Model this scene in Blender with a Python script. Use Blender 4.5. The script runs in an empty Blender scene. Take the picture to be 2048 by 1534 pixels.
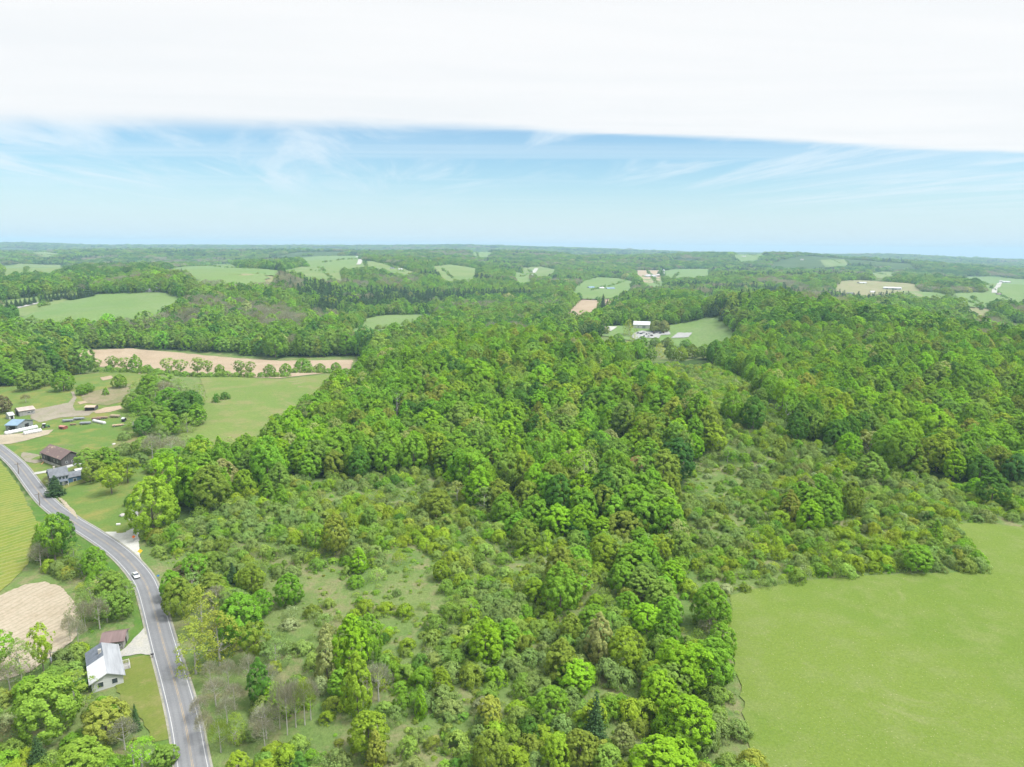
import bpy, math, random
import numpy as np
from mathutils import Vector, Matrix, geometry

# ------------------------------------------------------------------ camera, sky, sun, exposure
S = bpy.context.scene
COL = S.collection
rad = math.radians
PITCH, ROLL, F, CAMZ = 10.95, 0.56, 1390.0, 100.0
cam = bpy.data.objects.new("camera", bpy.data.cameras.new("camera"))
COL.objects.link(cam)
cam.data.sensor_width = 36.0
cam.data.lens = 36.0 * F / 2048.0
cam.data.clip_start, cam.data.clip_end = 1.0, 60000.0
RM = Matrix.Rotation(rad(90 - PITCH), 3, 'X') @ Matrix.Rotation(rad(ROLL), 3, 'Z')
cam.matrix_world = Matrix.Translation((0, 0, CAMZ)) @ RM.to_4x4()
S.camera = cam
S.view_settings.view_transform = 'Standard'
S.view_settings.look = 'None'
S.view_settings.gamma = 1.0
S.view_settings.use_curve_mapping = False
S.view_settings.exposure = 1.35
try:
    S.cycles.max_bounces = 6
    S.cycles.diffuse_bounces = 4
    S.cycles.transmission_bounces = 4
    S.cycles.volume_bounces = 0
    S.cycles.use_denoising = True
except Exception:
    pass

SUN_EL, SUN_AZ = 60.0, 105.0        # azimuth clockwise from the view direction
sun = bpy.data.objects.new("sun", bpy.data.lights.new("sun", 'SUN'))
COL.objects.link(sun)
sun.data.energy = 1.5
sun.data.angle = rad(12)
sun.data.color = (1.0, 0.965, 0.9)
_sd = Vector((math.sin(rad(SUN_AZ)) * math.cos(rad(SUN_EL)), math.cos(rad(SUN_AZ)) * math.cos(rad(SUN_EL)), math.sin(rad(SUN_EL))))
sun.rotation_euler = (-_sd).to_track_quat('-Z', 'Y').to_euler()
sun.location = (0, 0, 400)


class NT:
    """small node-tree helper"""
    def __init__(self, tree):
        self.t = tree
        tree.nodes.clear()

    def n(self, typ, **kw):
        nd = self.t.nodes.new(typ)
        for k, v in kw.items():
            setattr(nd, k, v)
        return nd

    def set(self, sock, v):
        if isinstance(v, bpy.types.NodeSocket):
            self.t.links.new(v, sock)
        elif v is not None:
            if sock.type == 'RGBA' and not hasattr(v, '__len__'):
                v = (v, v, v, 1)
            elif sock.type == 'RGBA' and len(v) == 3:
                v = (*v, 1)
            sock.default_value = v

    def math(self, op, a, b=None, c=None, clamp=False):
        nd = self.n('ShaderNodeMath', operation=op, use_clamp=clamp)
        for i, v in enumerate((a, b, c)):
            self.set(nd.inputs[i], v)
        return nd.outputs[0]

    def mix(self, f, a, b, blend='MIX'):
        nd = self.n('ShaderNodeMix', data_type='RGBA', blend_type=blend)
        self.set(nd.inputs[0], f)
        self.set(nd.inputs[6], a)
        self.set(nd.inputs[7], b)
        return nd.outputs[2]

    def ramp(self, f, lo, hi, a=0.0, b=1.0):
        nd = self.n('ShaderNodeMapRange', interpolation_type='SMOOTHSTEP')
        for i, v in enumerate((f, lo, hi, a, b)):
            self.set(nd.inputs[i], v)
        return nd.outputs[0]

    def noise(self, vec, scale, detail=3.0, rough=0.55, dist=0.0):
        nd = self.n('ShaderNodeTexNoise')
        self.set(nd.inputs['Vector'], vec)
        nd.inputs['Scale'].default_value = scale
        nd.inputs['Detail'].default_value = detail
        nd.inputs['Roughness'].default_value = rough
        nd.inputs['Distortion'].default_value = dist
        return nd.outputs[0]

    def mapping(self, vec, scale=(1, 1, 1), rot=(0, 0, 0), loc=(0, 0, 0)):
        nd = self.n('ShaderNodeMapping')
        self.set(nd.inputs[0], vec)
        nd.inputs['Location'].default_value = loc
        nd.inputs['Rotation'].default_value = rot
        nd.inputs['Scale'].default_value = scale
        return nd.outputs[0]


W = bpy.data.worlds.new("World")
S.world = W
W.use_nodes = True
w = NT(W.node_tree)
sky = w.n('ShaderNodeTexSky', sky_type='NISHITA')
sky.sun_disc = False
sky.sun_elevation = rad(SUN_EL)
sky.sun_rotation = rad(SUN_AZ)
sky.altitude = 300
sky.air_density = 1.0
sky.dust_density = 0.6
tc = w.n('ShaderNodeTexCoord')
sep = w.n('ShaderNodeSeparateXYZ')
w.set(sep.inputs[0], tc.outputs['Generated'])
dz = w.math('MAXIMUM', sep.outputs[2], 0.004)
px_ = w.math('DIVIDE', sep.outputs[0], dz)
py_ = w.math('DIVIDE', sep.outputs[1], dz)
pl = w.n('ShaderNodeCombineXYZ')
w.set(pl.inputs[0], px_)
w.set(pl.inputs[1], py_)
P = pl.outputs[0]
# deck of high cloud: its far edge lies about 6.3 cloud heights ahead
nz1 = w.noise(w.mapping(P, (0.16, 0.5, 1)), 1.0, 4, 0.6)
nz2 = w.noise(w.mapping(P, (0.9, 1.6, 1), loc=(3, 1, 0)), 1.0, 4, 0.6, 0.5)
edge = w.math('ADD', 6.15, w.math('MULTIPLY', w.math('MAXIMUM', px_, 0.0), 0.235))
d_ = w.math('SUBTRACT', edge, py_)
d_ = w.math('ADD', d_, w.math('MULTIPLY', w.math('SUBTRACT', nz1, 0.5), 0.8))
d_ = w.math('ADD', d_, w.math('MULTIPLY', w.math('SUBTRACT', nz2, 0.5), 0.45))
soft = w.ramp(px_, -4.5, 1.0, 0.75, 0.22)
deck = w.ramp(w.math('DIVIDE', d_, soft), -1.0, 1.0)
# cirrus wisps in the clear band
Pc = w.mapping(P, (0.20, 0.115, 1), rot=(0, 0, rad(-24)))
wa = w.noise(w.mapping(Pc, (2.2, 0.8, 1)), 1.5, 7, 0.62, 1.1)
wb = w.noise(w.mapping(Pc, (0.5, 0.6, 1), loc=(5, 2, 0)), 1.0, 2, 0.5)
cir = w.math('MULTIPLY', w.ramp(wa, 0.40, 0.66), w.ramp(wb, 0.38, 0.56))
wc = w.noise(w.mapping(P, (0.05, 0.6, 1), loc=(1, 7, 0)), 1.0, 4, 0.6, 0.3)
cir2 = w.math('MULTIPLY', w.ramp(wc, 0.45, 0.75), 0.55)
cir = w.math('MULTIPLY', w.math('MAXIMUM', cir, cir2), w.ramp(sep.outputs[2], 0.02, 0.10), clamp=True)
low = w.ramp(sep.outputs[2], -0.01, 0.135, 1.0, 0.0)
SKYK = 0.057
base = w.mix(1.0, sky.outputs[0], (SKYK * 0.78, SKYK * 0.98, SKYK * 1.04), 'MULTIPLY')
base = w.mix(w.math('MULTIPLY', w.math('POWER', low, 1.35), 0.86), base, (0.306, 0.344, 0.376))
base = w.mix(w.math('MULTIPLY', cir, 0.68), base, (0.345, 0.379, 0.405))
dk = w.noise(w.mapping(P, (0.22, 0.75, 1), loc=(2, 2, 0)), 1.0, 6, 0.62, 0.4)
deckc = w.mix(w.ramp(dk, 0.32, 0.68), (0.366, 0.374, 0.381), (0.393, 0.394, 0.396))
# the deck overhead, out of view, is brightened to add light
up = w.ramp(sep.outputs[2], 0.35, 1.0, 1.0, 1.3)
dt = w.n('ShaderNodeVectorMath', operation='DOT_PRODUCT')
w.set(dt.inputs[0], tc.outputs['Generated'])
dt.inputs[1].default_value = tuple(_sd)
glow = w.math('POWER', w.math('MAXIMUM', dt.outputs['Value'], 0.0), 14.0)      # sun glow in the unseen cloud, added to light the scene
up = w.math('ADD', up, w.math('MULTIPLY', glow, 9.0))
deckc = w.mix(1.0, deckc, up, 'MULTIPLY')
allc = w.mix(w.math('MULTIPLY', deck, 0.985), base, deckc)
bg = w.n('ShaderNodeBackground')
w.set(bg.inputs[0], allc)
bg.inputs[1].default_value = 1.0
wo = w.n('ShaderNodeOutputWorld')
w.set(wo.inputs[0], bg.outputs[0])

# ------------------------------------------------------------------ projection and terrain
RMn = np.array(RM)


def ray(u, v):
    d = RMn @ np.array([(u - 1024) / F, -(v - 767) / F, -1.0])
    return d


def project(P):
    """world points (n,3) -> pixel u, v of the 2048 frame and depth along the axis"""
    q = (np.atleast_2d(P) - np.array([0, 0, CAMZ])) @ RMn
    D = -q[:, 2]
    return 1024 + F * q[:, 0] / D, 767 - F * q[:, 1] / D, D


CP = []


def cz(u, v, z):                    # ground of height z seen at u, v
    d = ray(u, v)
    t = (z - CAMZ) / d[2]
    CP.append((d[0] * t, d[1] * t, z))


def cd(u, v, y, h=0.0):             # something h above the ground seen at u, v, y metres ahead
    d = ray(u, v)
    t = y / d[1]
    CP.append((d[0] * t, y, CAMZ + d[2] * t - h))


def cw(u, y, z):
    CP.append(((u - 1024) / F * y, y, z))


for a in ((385, 1534, 0), (330, 1300, 0), (272, 1155, 0), (220, 1090, .3), (130, 1040, .3), (50, 950, 0), (0, 895, 0),
          (-60, 855, 0), (0, 1000, -1), (0, 1200, -1.5), (60, 1250, -1.5), (0, 1500, 0), (200, 1400, .3), (120, 920, 1),
          (260, 1000, 2), (250, 860, 2), (60, 850, 0), (0, 780, 3), (180, 770, 6), (300, 740, 5), (380, 880, 3),
          (480, 830, 4), (560, 780, 5), (620, 752, 6), (440, 755, 4), (330, 1080, 1.5), (450, 1000, 4), (600, 955, 6),
          (720, 945, 7), (850, 935, 8), (480, 1150, 2), (600, 1100, 4), (700, 1250, 3), (800, 1050, 6), (900, 1200, 5),
          (600, 1400, 2), (900, 1450, 4), (1100, 1400, 5), (1000, 1050, 7), (1100, 1150, 6), (1200, 1250, 6),
          (1300, 1000, 9), (1300, 1100, 8), (1400, 1250, 7), (1500, 1050, 9), (1500, 950, 10), (1700, 1000, 11),
          (1500, 1500, 6), (1500, 1200, 8), (1900, 1200, 9), (2048, 1500, 8), (2048, 1100, 10), (1950, 1050, 10)):
    cz(*a)
TH = 15.0
for a in ((1000, 900, 272), (1000, 800, 345), (1000, 720, 435), (1030, 665, 530), (800, 830, 325), (800, 760, 400),
          (830, 700, 480), (640, 850, 325), (660, 770, 425), (1200, 830, 325), (1200, 740, 415), (1200, 680, 520),
          (1750, 900, 255), (1750, 800, 340), (1750, 700, 455), (1520, 630, 690), (1540, 720, 480), (2048, 750, 400), (2048, 900, 262)):
    cd(*a, TH)
for a in ((1750, 643, 600), (1700, 596, 800), (1500, 577, 850), (2048, 656, 560), (1900, 625, 660), (2200, 690, 480)):
    cd(*a, 18.5)
for a in ((1370, 820, 325, 3), (1340, 760, 400, 6), (1320, 715, 500, 9), (1310, 675, 800, 0), (1400, 645, 860, 0),
          (1240, 655, 850, 0), (1430, 690, 730, 6)):
    cd(*a)
for a in ((1050, 590, 16), (1050, 640, 6), (1050, 740, 0), (1050, 850, 1), (800, 580, 1), (800, 700, -2), (660, 560, 1), (1200, 580, 9), (1200, 630, 3), (1200, 720, 2),
          (1700, 950, 16), (1900, 800, 7), (2060, 680, 3), (2060, 800, 0), (1500, 1000, 22), (1950, 1000, 0), (1700, 1300, 2),
          (2050, 1200, 0), (1900, 1500, 8), (200, 760, 7), (500, 760, 7), (0, 780, 9), (200, 850, 20), (700, 800, 7),
          (-200, 600, 4), (-200, 1000, 30), (2300, 400, 18), (2300, 700, 18), (2300, 1500, 12)):
    cw(*a)
for a in ((200, 720, 640), (450, 728, 625), (640, 735, 590), (200, 610, 960), (30, 620, 900), (370, 605, 930), (300, 585, 1030),
          (430, 542, 1400), (330, 547, 1380), (560, 550, 1250), (770, 641, 960), (700, 650, 930), (870, 640, 980), (650, 523, 2200),
          (720, 520, 2300), (910, 545, 1900), (1000, 565, 1700), (1100, 575, 1600), (1200, 568, 1900), (1170, 610, 1180),
          (1120, 622, 1120), (1300, 548, 2500), (1400, 546, 2600), (1415, 600, 1150), (1270, 600, 1300), (700, 600, 1150),
          (600, 575, 1280), (1780, 577, 1700), (1950, 612, 1150), (2000, 575, 1750), (2048, 570, 1800), (1550, 560, 1900),
          (1650, 548, 2400), (1750, 548, 2500), (0, 605, 960), (100, 530, 2600), (0, 527, 2600), (200, 522, 3000), (1080, 545, 2500)):
    cd(*a, 1.0)
# crests of the middle ridges and the skyline
for a in ((80, 560, 1150), (250, 553, 1300), (480, 525, 2000), (560, 520, 2600), (800, 515, 3000), (900, 508, 3800), (1150, 515, 3600),
          (1300, 513, 3800), (1450, 525, 3200), (1536, 511, 3800), (1660, 514, 3600), (1750, 522, 3200), (1850, 540, 2900), (1920, 556, 2600)):
    cd(*a, 14.0)
for u, y, z in ((0, 1700, 38), (250, 1800, 36), (0, 3800, 38), (250, 4200, 42), (1000, 4800, 40), (1250, 5200, 40), (1750, 4800, 22),
                (2000, 3600, 14), (2000, 5200, 14), (700, 4700, 48), (450, 3900, 52), (100, 5500, 40), (900, 5800, 36), (1500, 5600, 26)):
    cw(u, y, z)
SKYL = ((-300, 488), (0, 484), (80, 485), (150, 488), (200, 493), (300, 491), (380, 489), (480, 491), (560, 490), (700, 492),
        (790, 495), (850, 491), (960, 490), (1030, 492), (1100, 494), (1200, 496), (1250, 499), (1400, 503), (1536, 506), (1640, 509),
        (1770, 507), (1890, 513), (1960, 516), (2048, 520), (2350, 522))
for u, v in SKYL:
    cd(u, v, 7200 + 500 * math.sin(u / 170.0), 16)
    cw(u, 10500, 20)
    cw(u, 16000, -60)
for th in (-48, -30, -10, 10, 30, 48):
    CP.append((math.sin(rad(th)) * 45, math.cos(rad(th)) * 45, 3.0 + th * 0.07))

CPa = np.array(CP)
QC = np.stack([np.arctan2(CPa[:, 0], CPa[:, 1]), np.log(np.hypot(CPa[:, 0], CPa[:, 1]))], 1)


def _phi(d2):
    return 0.5 * d2 * np.log(np.maximum(d2, 1e-12))


_n = len(QC)
_A = np.zeros((_n + 3, _n + 3))
_d2 = ((QC[:, None] - QC[None]) ** 2).sum(-1)
_A[:_n, :_n] = _phi(_d2) + np.eye(_n) * 0.0008
_A[:_n, _n] = 1
_A[:_n, _n + 1:] = QC
_A[_n, :_n] = 1
_A[_n + 1:, :_n] = QC.T
_w = np.linalg.solve(_A, np.concatenate([CPa[:, 2], np.zeros(3)]))


def vnoise(x, y, seed=0):
    """smooth value noise, numpy"""
    xi, yi = np.floor(x).astype(np.int64), np.floor(y).astype(np.int64)
    fx, fy = x - xi, y - yi
    fx, fy = fx * fx * (3 - 2 * fx), fy * fy * (3 - 2 * fy)

    def h(a, b):
        k = (a * 374761393 + b * 668265263 + seed * 974634777) & 0x7fffffff
        k = ((k ^ (k >> 13)) * 1274126177) & 0x7fffffff
        return ((k ^ (k >> 16)) & 0xffff) / 65535.0
    return (h(xi, yi) * (1 - fx) + h(xi + 1, yi) * fx) * (1 - fy) + (h(xi, yi + 1) * (1 - fx) + h(xi + 1, yi + 1) * fx) * fy


def fbm(x, y, seed=0, o=4):
    s, a, t = 0.0, 1.0, 0.0
    for i in range(o):
        s = s + a * vnoise(x * 2 ** i, y * 2 ** i, seed + i)
        t += a
        a *= 0.5
    return s / t


TLIM = rad(50)
NT_, NR_ = 401, 560
THS = np.linspace(-TLIM, TLIM, NT_)
LRS = np.linspace(math.log(40), math.log(15000), NR_)


def tps(th, lr):
    out = np.empty(th.size)
    q = np.stack([th.ravel(), lr.ravel()], 1)
    for i in range(0, len(q), 20000):
        c = q[i:i + 20000]
        d2 = ((c[:, None] - QC[None]) ** 2).sum(-1)
        out[i:i + 20000] = _phi(d2) @ _w[:_n] + _w[_n] + c @ _w[_n + 1:]
    return out.reshape(th.shape)


_tg, _lg = np.meshgrid(np.linspace(-TLIM, TLIM, 101), np.linspace(LRS[0], LRS[-1], 141), indexing='ij')
_hc = tps(_tg, _lg)


def _bil(g, a, b):
    n, m = g.shape
    a = np.clip(a, 0, n - 1.001)
    b = np.clip(b, 0, m - 1.001)
    i, j = a.astype(int), b.astype(int)
    fa, fb = a - i, b - j
    return (g[i, j] * (1 - fa) + g[i + 1, j] * fa) * (1 - fb) + (g[i, j + 1] * (1 - fa) + g[i + 1, j + 1] * fa) * fb


_TG, _LG = np.meshgrid(THS, LRS, indexing='ij')
HG = _bil(_hc, (_TG + TLIM) / (2 * TLIM) * 100, (_LG - LRS[0]) / (LRS[-1] - LRS[0]) * 140)
_rg = np.exp(_LG)
_xg, _yg = np.sin(_TG) * _rg, np.cos(_TG) * _rg
HG = HG + (fbm(_xg / 1300, _yg / 1300, 5) - 0.5) * 130 * np.clip((_rg - 2200) / 1800, 0, 1) * np.clip((6000 - _rg) / 2600, 0, 1)
HG = HG + (fbm(_xg / 60, _yg / 60, 9) - 0.5) * 1.6 * np.clip((_rg - 60) / 200, 0, 1) * np.clip((_xg + 95) / 60, 0, 1)


def H(x, y):
    x, y = np.asarray(x, float), np.asarray(y, float)
    th = np.arctan2(x, y)
    lr = np.log(np.maximum(np.hypot(x, y), 40.0))
    return _bil(HG, (th + TLIM) / (2 * TLIM) * (NT_ - 1), (lr - LRS[0]) / (LRS[-1] - LRS[0]) * (NR_ - 1))


_tt = np.exp(np.linspace(math.log(60), math.log(14500), 2600))


def at(u, v, h=0.0):
    """first point of the ray through pixel u, v that is h above the ground"""
    d = ray(u, v)
    t = _tt / math.hypot(d[0], d[1])
    gap = CAMZ + d[2] * t - H(d[0] * t, d[1] * t) - h
    k = np.nonzero(gap < 0)[0]
    if len(k) == 0:
        k = int(np.argmin(gap[:2300]))
        tt = t[k]
    else:
        k = max(int(k[0]), 1)
        f = gap[k - 1] / (gap[k - 1] - gap[k] + 1e-9)
        tt = t[k - 1] + f * (t[k] - t[k - 1])
    x, y = d[0] * tt, d[1] * tt
    return np.array([x, y, float(H(x, y))])


# ------------------------------------------------------------------ mesh helpers
def mesh_np(name, v, f):
    me = bpy.data.meshes.new(name)
    v = np.asarray(v, np.float32)
    f = np.asarray(f, np.int32)
    me.vertices.add(len(v))
    me.vertices.foreach_set('co', v.ravel())
    k = f.shape[1]
    me.loops.add(f.size)
    me.loops.foreach_set('vertex_index', f.ravel())
    me.polygons.add(len(f))
    me.polygons.foreach_set('loop_start', np.arange(0, f.size, k, dtype=np.int32))
    try:
        me.polygons.foreach_set('loop_total', np.full(len(f), k, np.int32))
    except Exception:
        pass
    me.update(calc_edges=True)
    me.validate()
    return me


def link(name, me, mat=None, parent=None, smooth=False):
    o = bpy.data.objects.new(name, me)
    COL.objects.link(o)
    if mat is not None and me is not None and not me.materials:
        me.materials.append(mat)
    if smooth:
        me.polygons.foreach_set('use_smooth', [True] * len(me.polygons))
    if parent is not None:
        o.parent = parent
    return o


def tag(o, label=None, cat=None, group=None, kind=None):
    for k, v in (('label', label), ('category', cat), ('group', group), ('kind', kind)):
        if v:
            o[k] = v
    return o


def thing(name, loc, rz, label, cat, group=None):
    o = bpy.data.objects.new(name, None)
    o.empty_display_size = 0.5
    COL.objects.link(o)
    o.location = loc
    o.rotation_euler = (0, 0, rz)
    return tag(o, label, cat, group)


class MB:
    """collects pieces, builds ONE mesh object"""
    def __init__(self):
        self.v, self.f = [], []

    def poly(self, pts, faces):
        b = len(self.v)
        self.v += [tuple(p) for p in pts]
        self.f += [tuple(b + i for i in q) for q in faces]
        return self

    def box(self, x0, x1, y0, y1, z0, z1):
        p = [(x, y, z) for z in (z0, z1) for x, y in ((x0, y0), (x1, y0), (x1, y1), (x0, y1))]
        return self.poly(p, [(0, 3, 2, 1), (4, 5, 6, 7), (0, 1, 5, 4), (1, 2, 6, 5), (2, 3, 7, 6), (3, 0, 4, 7)])

    def prism(self, prof, axis, a, b):
        """closed profile (list of 2D points, counter-clockwise) extruded along axis 'x' or 'y' from a to b"""
        n = len(prof)
        mk = (lambda p, t: (t, p[0], p[1])) if axis == 'x' else (lambda p, t: (p[0], t, p[1]))
        pts = [mk(p, a) for p in prof] + [mk(p, b) for p in prof]
        fc = [tuple(range(n))[::-1], tuple(range(n, 2 * n))] + [(i, (i + 1) % n, n + (i + 1) % n, n + i) for i in range(n)]
        return self.poly(pts, fc)

    def tube(self, pts, rs, k=6):
        pts = [Vector(p) for p in pts]
        b = len(self.v)
        for i, p in enumerate(pts):
            d = (pts[min(i + 1, len(pts) - 1)] - pts[max(i - 1, 0)]).normalized()
            s = d.orthogonal().normalized()
            t = d.cross(s)
            r = rs[i] if hasattr(rs, '__len__') else rs
            for j in range(k):
                a = 2 * math.pi * j / k
                self.v.append(tuple(p + (s * math.cos(a) + t * math.sin(a)) * r))
        for i in range(len(pts) - 1):
            for j in range(k):
                self.f.append((b + i * k + j, b + i * k + (j + 1) % k, b + (i + 1) * k + (j + 1) % k, b + (i + 1) * k + j))
        self.f.append(tuple(b + j for j in range(k))[::-1])
        self.f.append(tuple(b + (len(pts) - 1) * k + j for j in range(k)))
        return self

    def me(self, name):
        m = bpy.data.meshes.new(name)
        m.from_pydata(self.v, [], self.f)
        m.update()
        return m

    def build(self, name, mat, parent=None, bevel=0.0, smooth=False):
        m = self.me(name)
        o = link(name, m, mat, parent, smooth)
        if bevel:
            md = o.modifiers.new('bevel', 'BEVEL')
            md.width = bevel
            md.segments = 1
            md.limit_method = 'ANGLE'
        return o


# ------------------------------------------------------------------ materials
MATS = {}


def mat_new(name):
    m = bpy.data.materials.new(name)
    m.use_nodes = True
    return m, NT(m.node_tree)


def out_bsdf(t, col, rough=0.8, bump=None, spec=0.3, metal=0.0, bump_d=0.1):
    b = t.n('ShaderNodeBsdfPrincipled')
    t.set(b.inputs['Base Color'], col)
    t.set(b.inputs['Roughness'], rough)
    b.inputs['Specular IOR Level'].default_value = spec
    b.inputs['Metallic'].default_value = metal
    if bump is not None:
        bp = t.n('ShaderNodeBump')
        bp.inputs['Strength'].default_value = 1.0
        bp.inputs['Distance'].default_value = bump_d
        t.set(bp.inputs['Height'], bump)
        t.set(b.inputs['Normal'], bp.outputs[0])
    o = t.n('ShaderNodeOutputMaterial')
    t.set(o.inputs[0], b.outputs[0])


def plain(name, col, rough=0.6, var=0.18, scale=1.5, metal=0.0, spec=0.3, stretch=(1, 1, 1)):
    """painted or natural surface with uneven tone"""
    if name in MATS:
        return MATS[name]
    m, t = mat_new(name)
    tc = t.n('ShaderNodeTexCoord')
    n1 = t.noise(t.mapping(tc.outputs['Object'], stretch), scale, 5, 0.65)
    a = tuple(c * (1 - var) for c in col)
    b = tuple(min(c * (1 + var), 0.95) for c in col)
    out_bsdf(t, t.mix(t.ramp(n1, 0.3, 0.7), a, b), rough, None, spec, metal)
    MATS[name] = m
    return m


def field(name, cols, scales, bump_d=0.25, fine=1.2, stripes=None, speck=None):
    """ground cover: broad patches, medium mottling and fine grain from world-space noise"""
    m, t = mat_new(name)
    g = t.n('ShaderNodeNewGeometry')
    p = g.outputs['Position']
    n1 = t.noise(p, scales[0], 4, 0.6, 0.6)
    n2 = t.noise(p, scales[1], 4, 0.65)
    n3 = t.noise(p, fine, 3, 0.7)
    c = t.mix(t.ramp(n1, 0.35, 0.65), cols[0], cols[1])
    c = t.mix(t.ramp(n2, 0.42, 0.72), c, cols[2])
    if len(cols) > 3:
        n4 = t.noise(t.mapping(p, loc=(31, 7, 0)), scales[0] * 2.3, 5, 0.7, 0.8)
        c = t.mix(t.ramp(n4, 0.58, 0.70), c, cols[3])
    if stripes:
        ang, sc, amt, scol = stripes
        wv = t.n('ShaderNodeTexWave', wave_type='BANDS', bands_direction='X')
        t.set(wv.inputs['Vector'], t.mapping(p, rot=(0, 0, rad(ang))))
        wv.inputs['Scale'].default_value = sc
        wv.inputs['Distortion'].default_value = 7.0
        wv.inputs['Detail'].default_value = 3
        wv.inputs['Detail Scale'].default_value = 0.5
        c = t.mix(t.math('MULTIPLY', t.ramp(wv.outputs[1], 0.55, 1.0), amt), c, scol)
    c = t.mix(t.ramp(n3, 0.25, 0.75, 0.0, 0.55), c, t.mix(1.0, c, (0.55, 0.6, 0.5), 'MULTIPLY'))
    if speck:
        sc, th, scol = speck
        n5 = t.noise(p, sc, 2, 0.5)
        c = t.mix(t.ramp(n5, th, th + 0.08, 0, 0.8), c, scol)
    out_bsdf(t, c, 0.95, t.math('ADD', t.math('MULTIPLY', n3, 0.5), n2), 0.05, 0.0, bump_d)
    MATS[name] = m
    return m

# ------------------------------------------------------------------ zones
def wpoly(px):
    return np.array([at(u, v)[:2] for u, v in px])


def dens(P, step, jit=0.0, seed=0):
    """closed world polygon with points every step metres, jittered"""
    rng = np.random.default_rng(seed)
    out = []
    for a, b in zip(P, np.roll(P, -1, 0)):
        n = max(1, int(np.hypot(*(b - a)) / step))
        for i in range(n):
            q = a + (b - a) * i / n
            out.append(q + rng.normal(0, jit, 2) if i else q)
    return np.array(out)


def inside(x, y, P):
    r = np.zeros(np.shape(x), bool)
    bx = (x >= P[:, 0].min()) & (x <= P[:, 0].max()) & (y >= P[:, 1].min()) & (y <= P[:, 1].max())
    if not bx.any():
        return r
    xs, ys = x[bx], y[bx]
    c = np.zeros(xs.shape, bool)
    for (x0, y0), (x1, y1) in zip(P, np.roll(P, -1, 0)):
        k = (y0 > ys) != (y1 > ys)
        c ^= k & (xs < (x1 - x0) * (ys - y0) / ((y1 - y0) or 1e-12) + x0)
    r[bx] = c
    return r


# the road's centre line
ROADPX = [(418, 1760), (402, 1620), (385, 1533), (370, 1445), (347, 1357), (327, 1290), (306, 1212), (288, 1162), (254, 1120), (220, 1092), (178, 1064),
          (147, 1045), (112, 1020), (87, 997), (62, 965), (35, 930), (0, 900), (-45, 868), (-110, 828), (-200, 780)]


def catmull(P, n):
    P = np.asarray(P, float)
    P = np.vstack([2 * P[0] - P[1], P, 2 * P[-1] - P[-2]])
    out = []
    for i in range(1, len(P) - 2):
        for t in np.linspace(0, 1, n, endpoint=False):
            a, b, c, d = P[i - 1:i + 3]
            out.append(0.5 * (2 * b + (c - a) * t + (2 * a - 5 * b + 4 * c - d) * t * t + (3 * b - a - 3 * c + d) * t ** 3))
    out.append(P[-2])
    return np.array(out)


RC = catmull([at(u, v)[:2] for u, v in ROADPX], 10)
for _ in range(4):
    RC[1:-1] = RC[1:-1] * 0.5 + (RC[:-2] + RC[2:]) * 0.25


def path_dist(x, y, C):
    d = np.full(np.shape(x), 1e9)
    for a in C:
        d = np.minimum(d, (x - a[0]) ** 2 + (y - a[1]) ** 2)
    return np.sqrt(d)



# the roadbed is graded level across
_m = (_rg < 460) & (_xg < 20)
_d2r = np.full(_m.sum(), 1e9)
_zr = np.zeros(_m.sum())
_zc = H(RC[:, 0], RC[:, 1])
for _ in range(30):
    _zc[1:-1] = _zc[1:-1] * .4 + (_zc[:-2] + _zc[2:]) * .3
for (cx_, cy_), z_ in zip(RC, _zc):
    dd = (_xg[_m] - cx_) ** 2 + (_yg[_m] - cy_) ** 2
    kk = dd < _d2r
    _d2r[kk] = dd[kk]
    _zr[kk] = z_
_f = np.clip((19 - np.sqrt(_d2r)) / 12, 0, 1)
_f = _f * _f * (3 - 2 * _f)
HG[_m] = HG[_m] * (1 - _f) + _zr * _f

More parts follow.
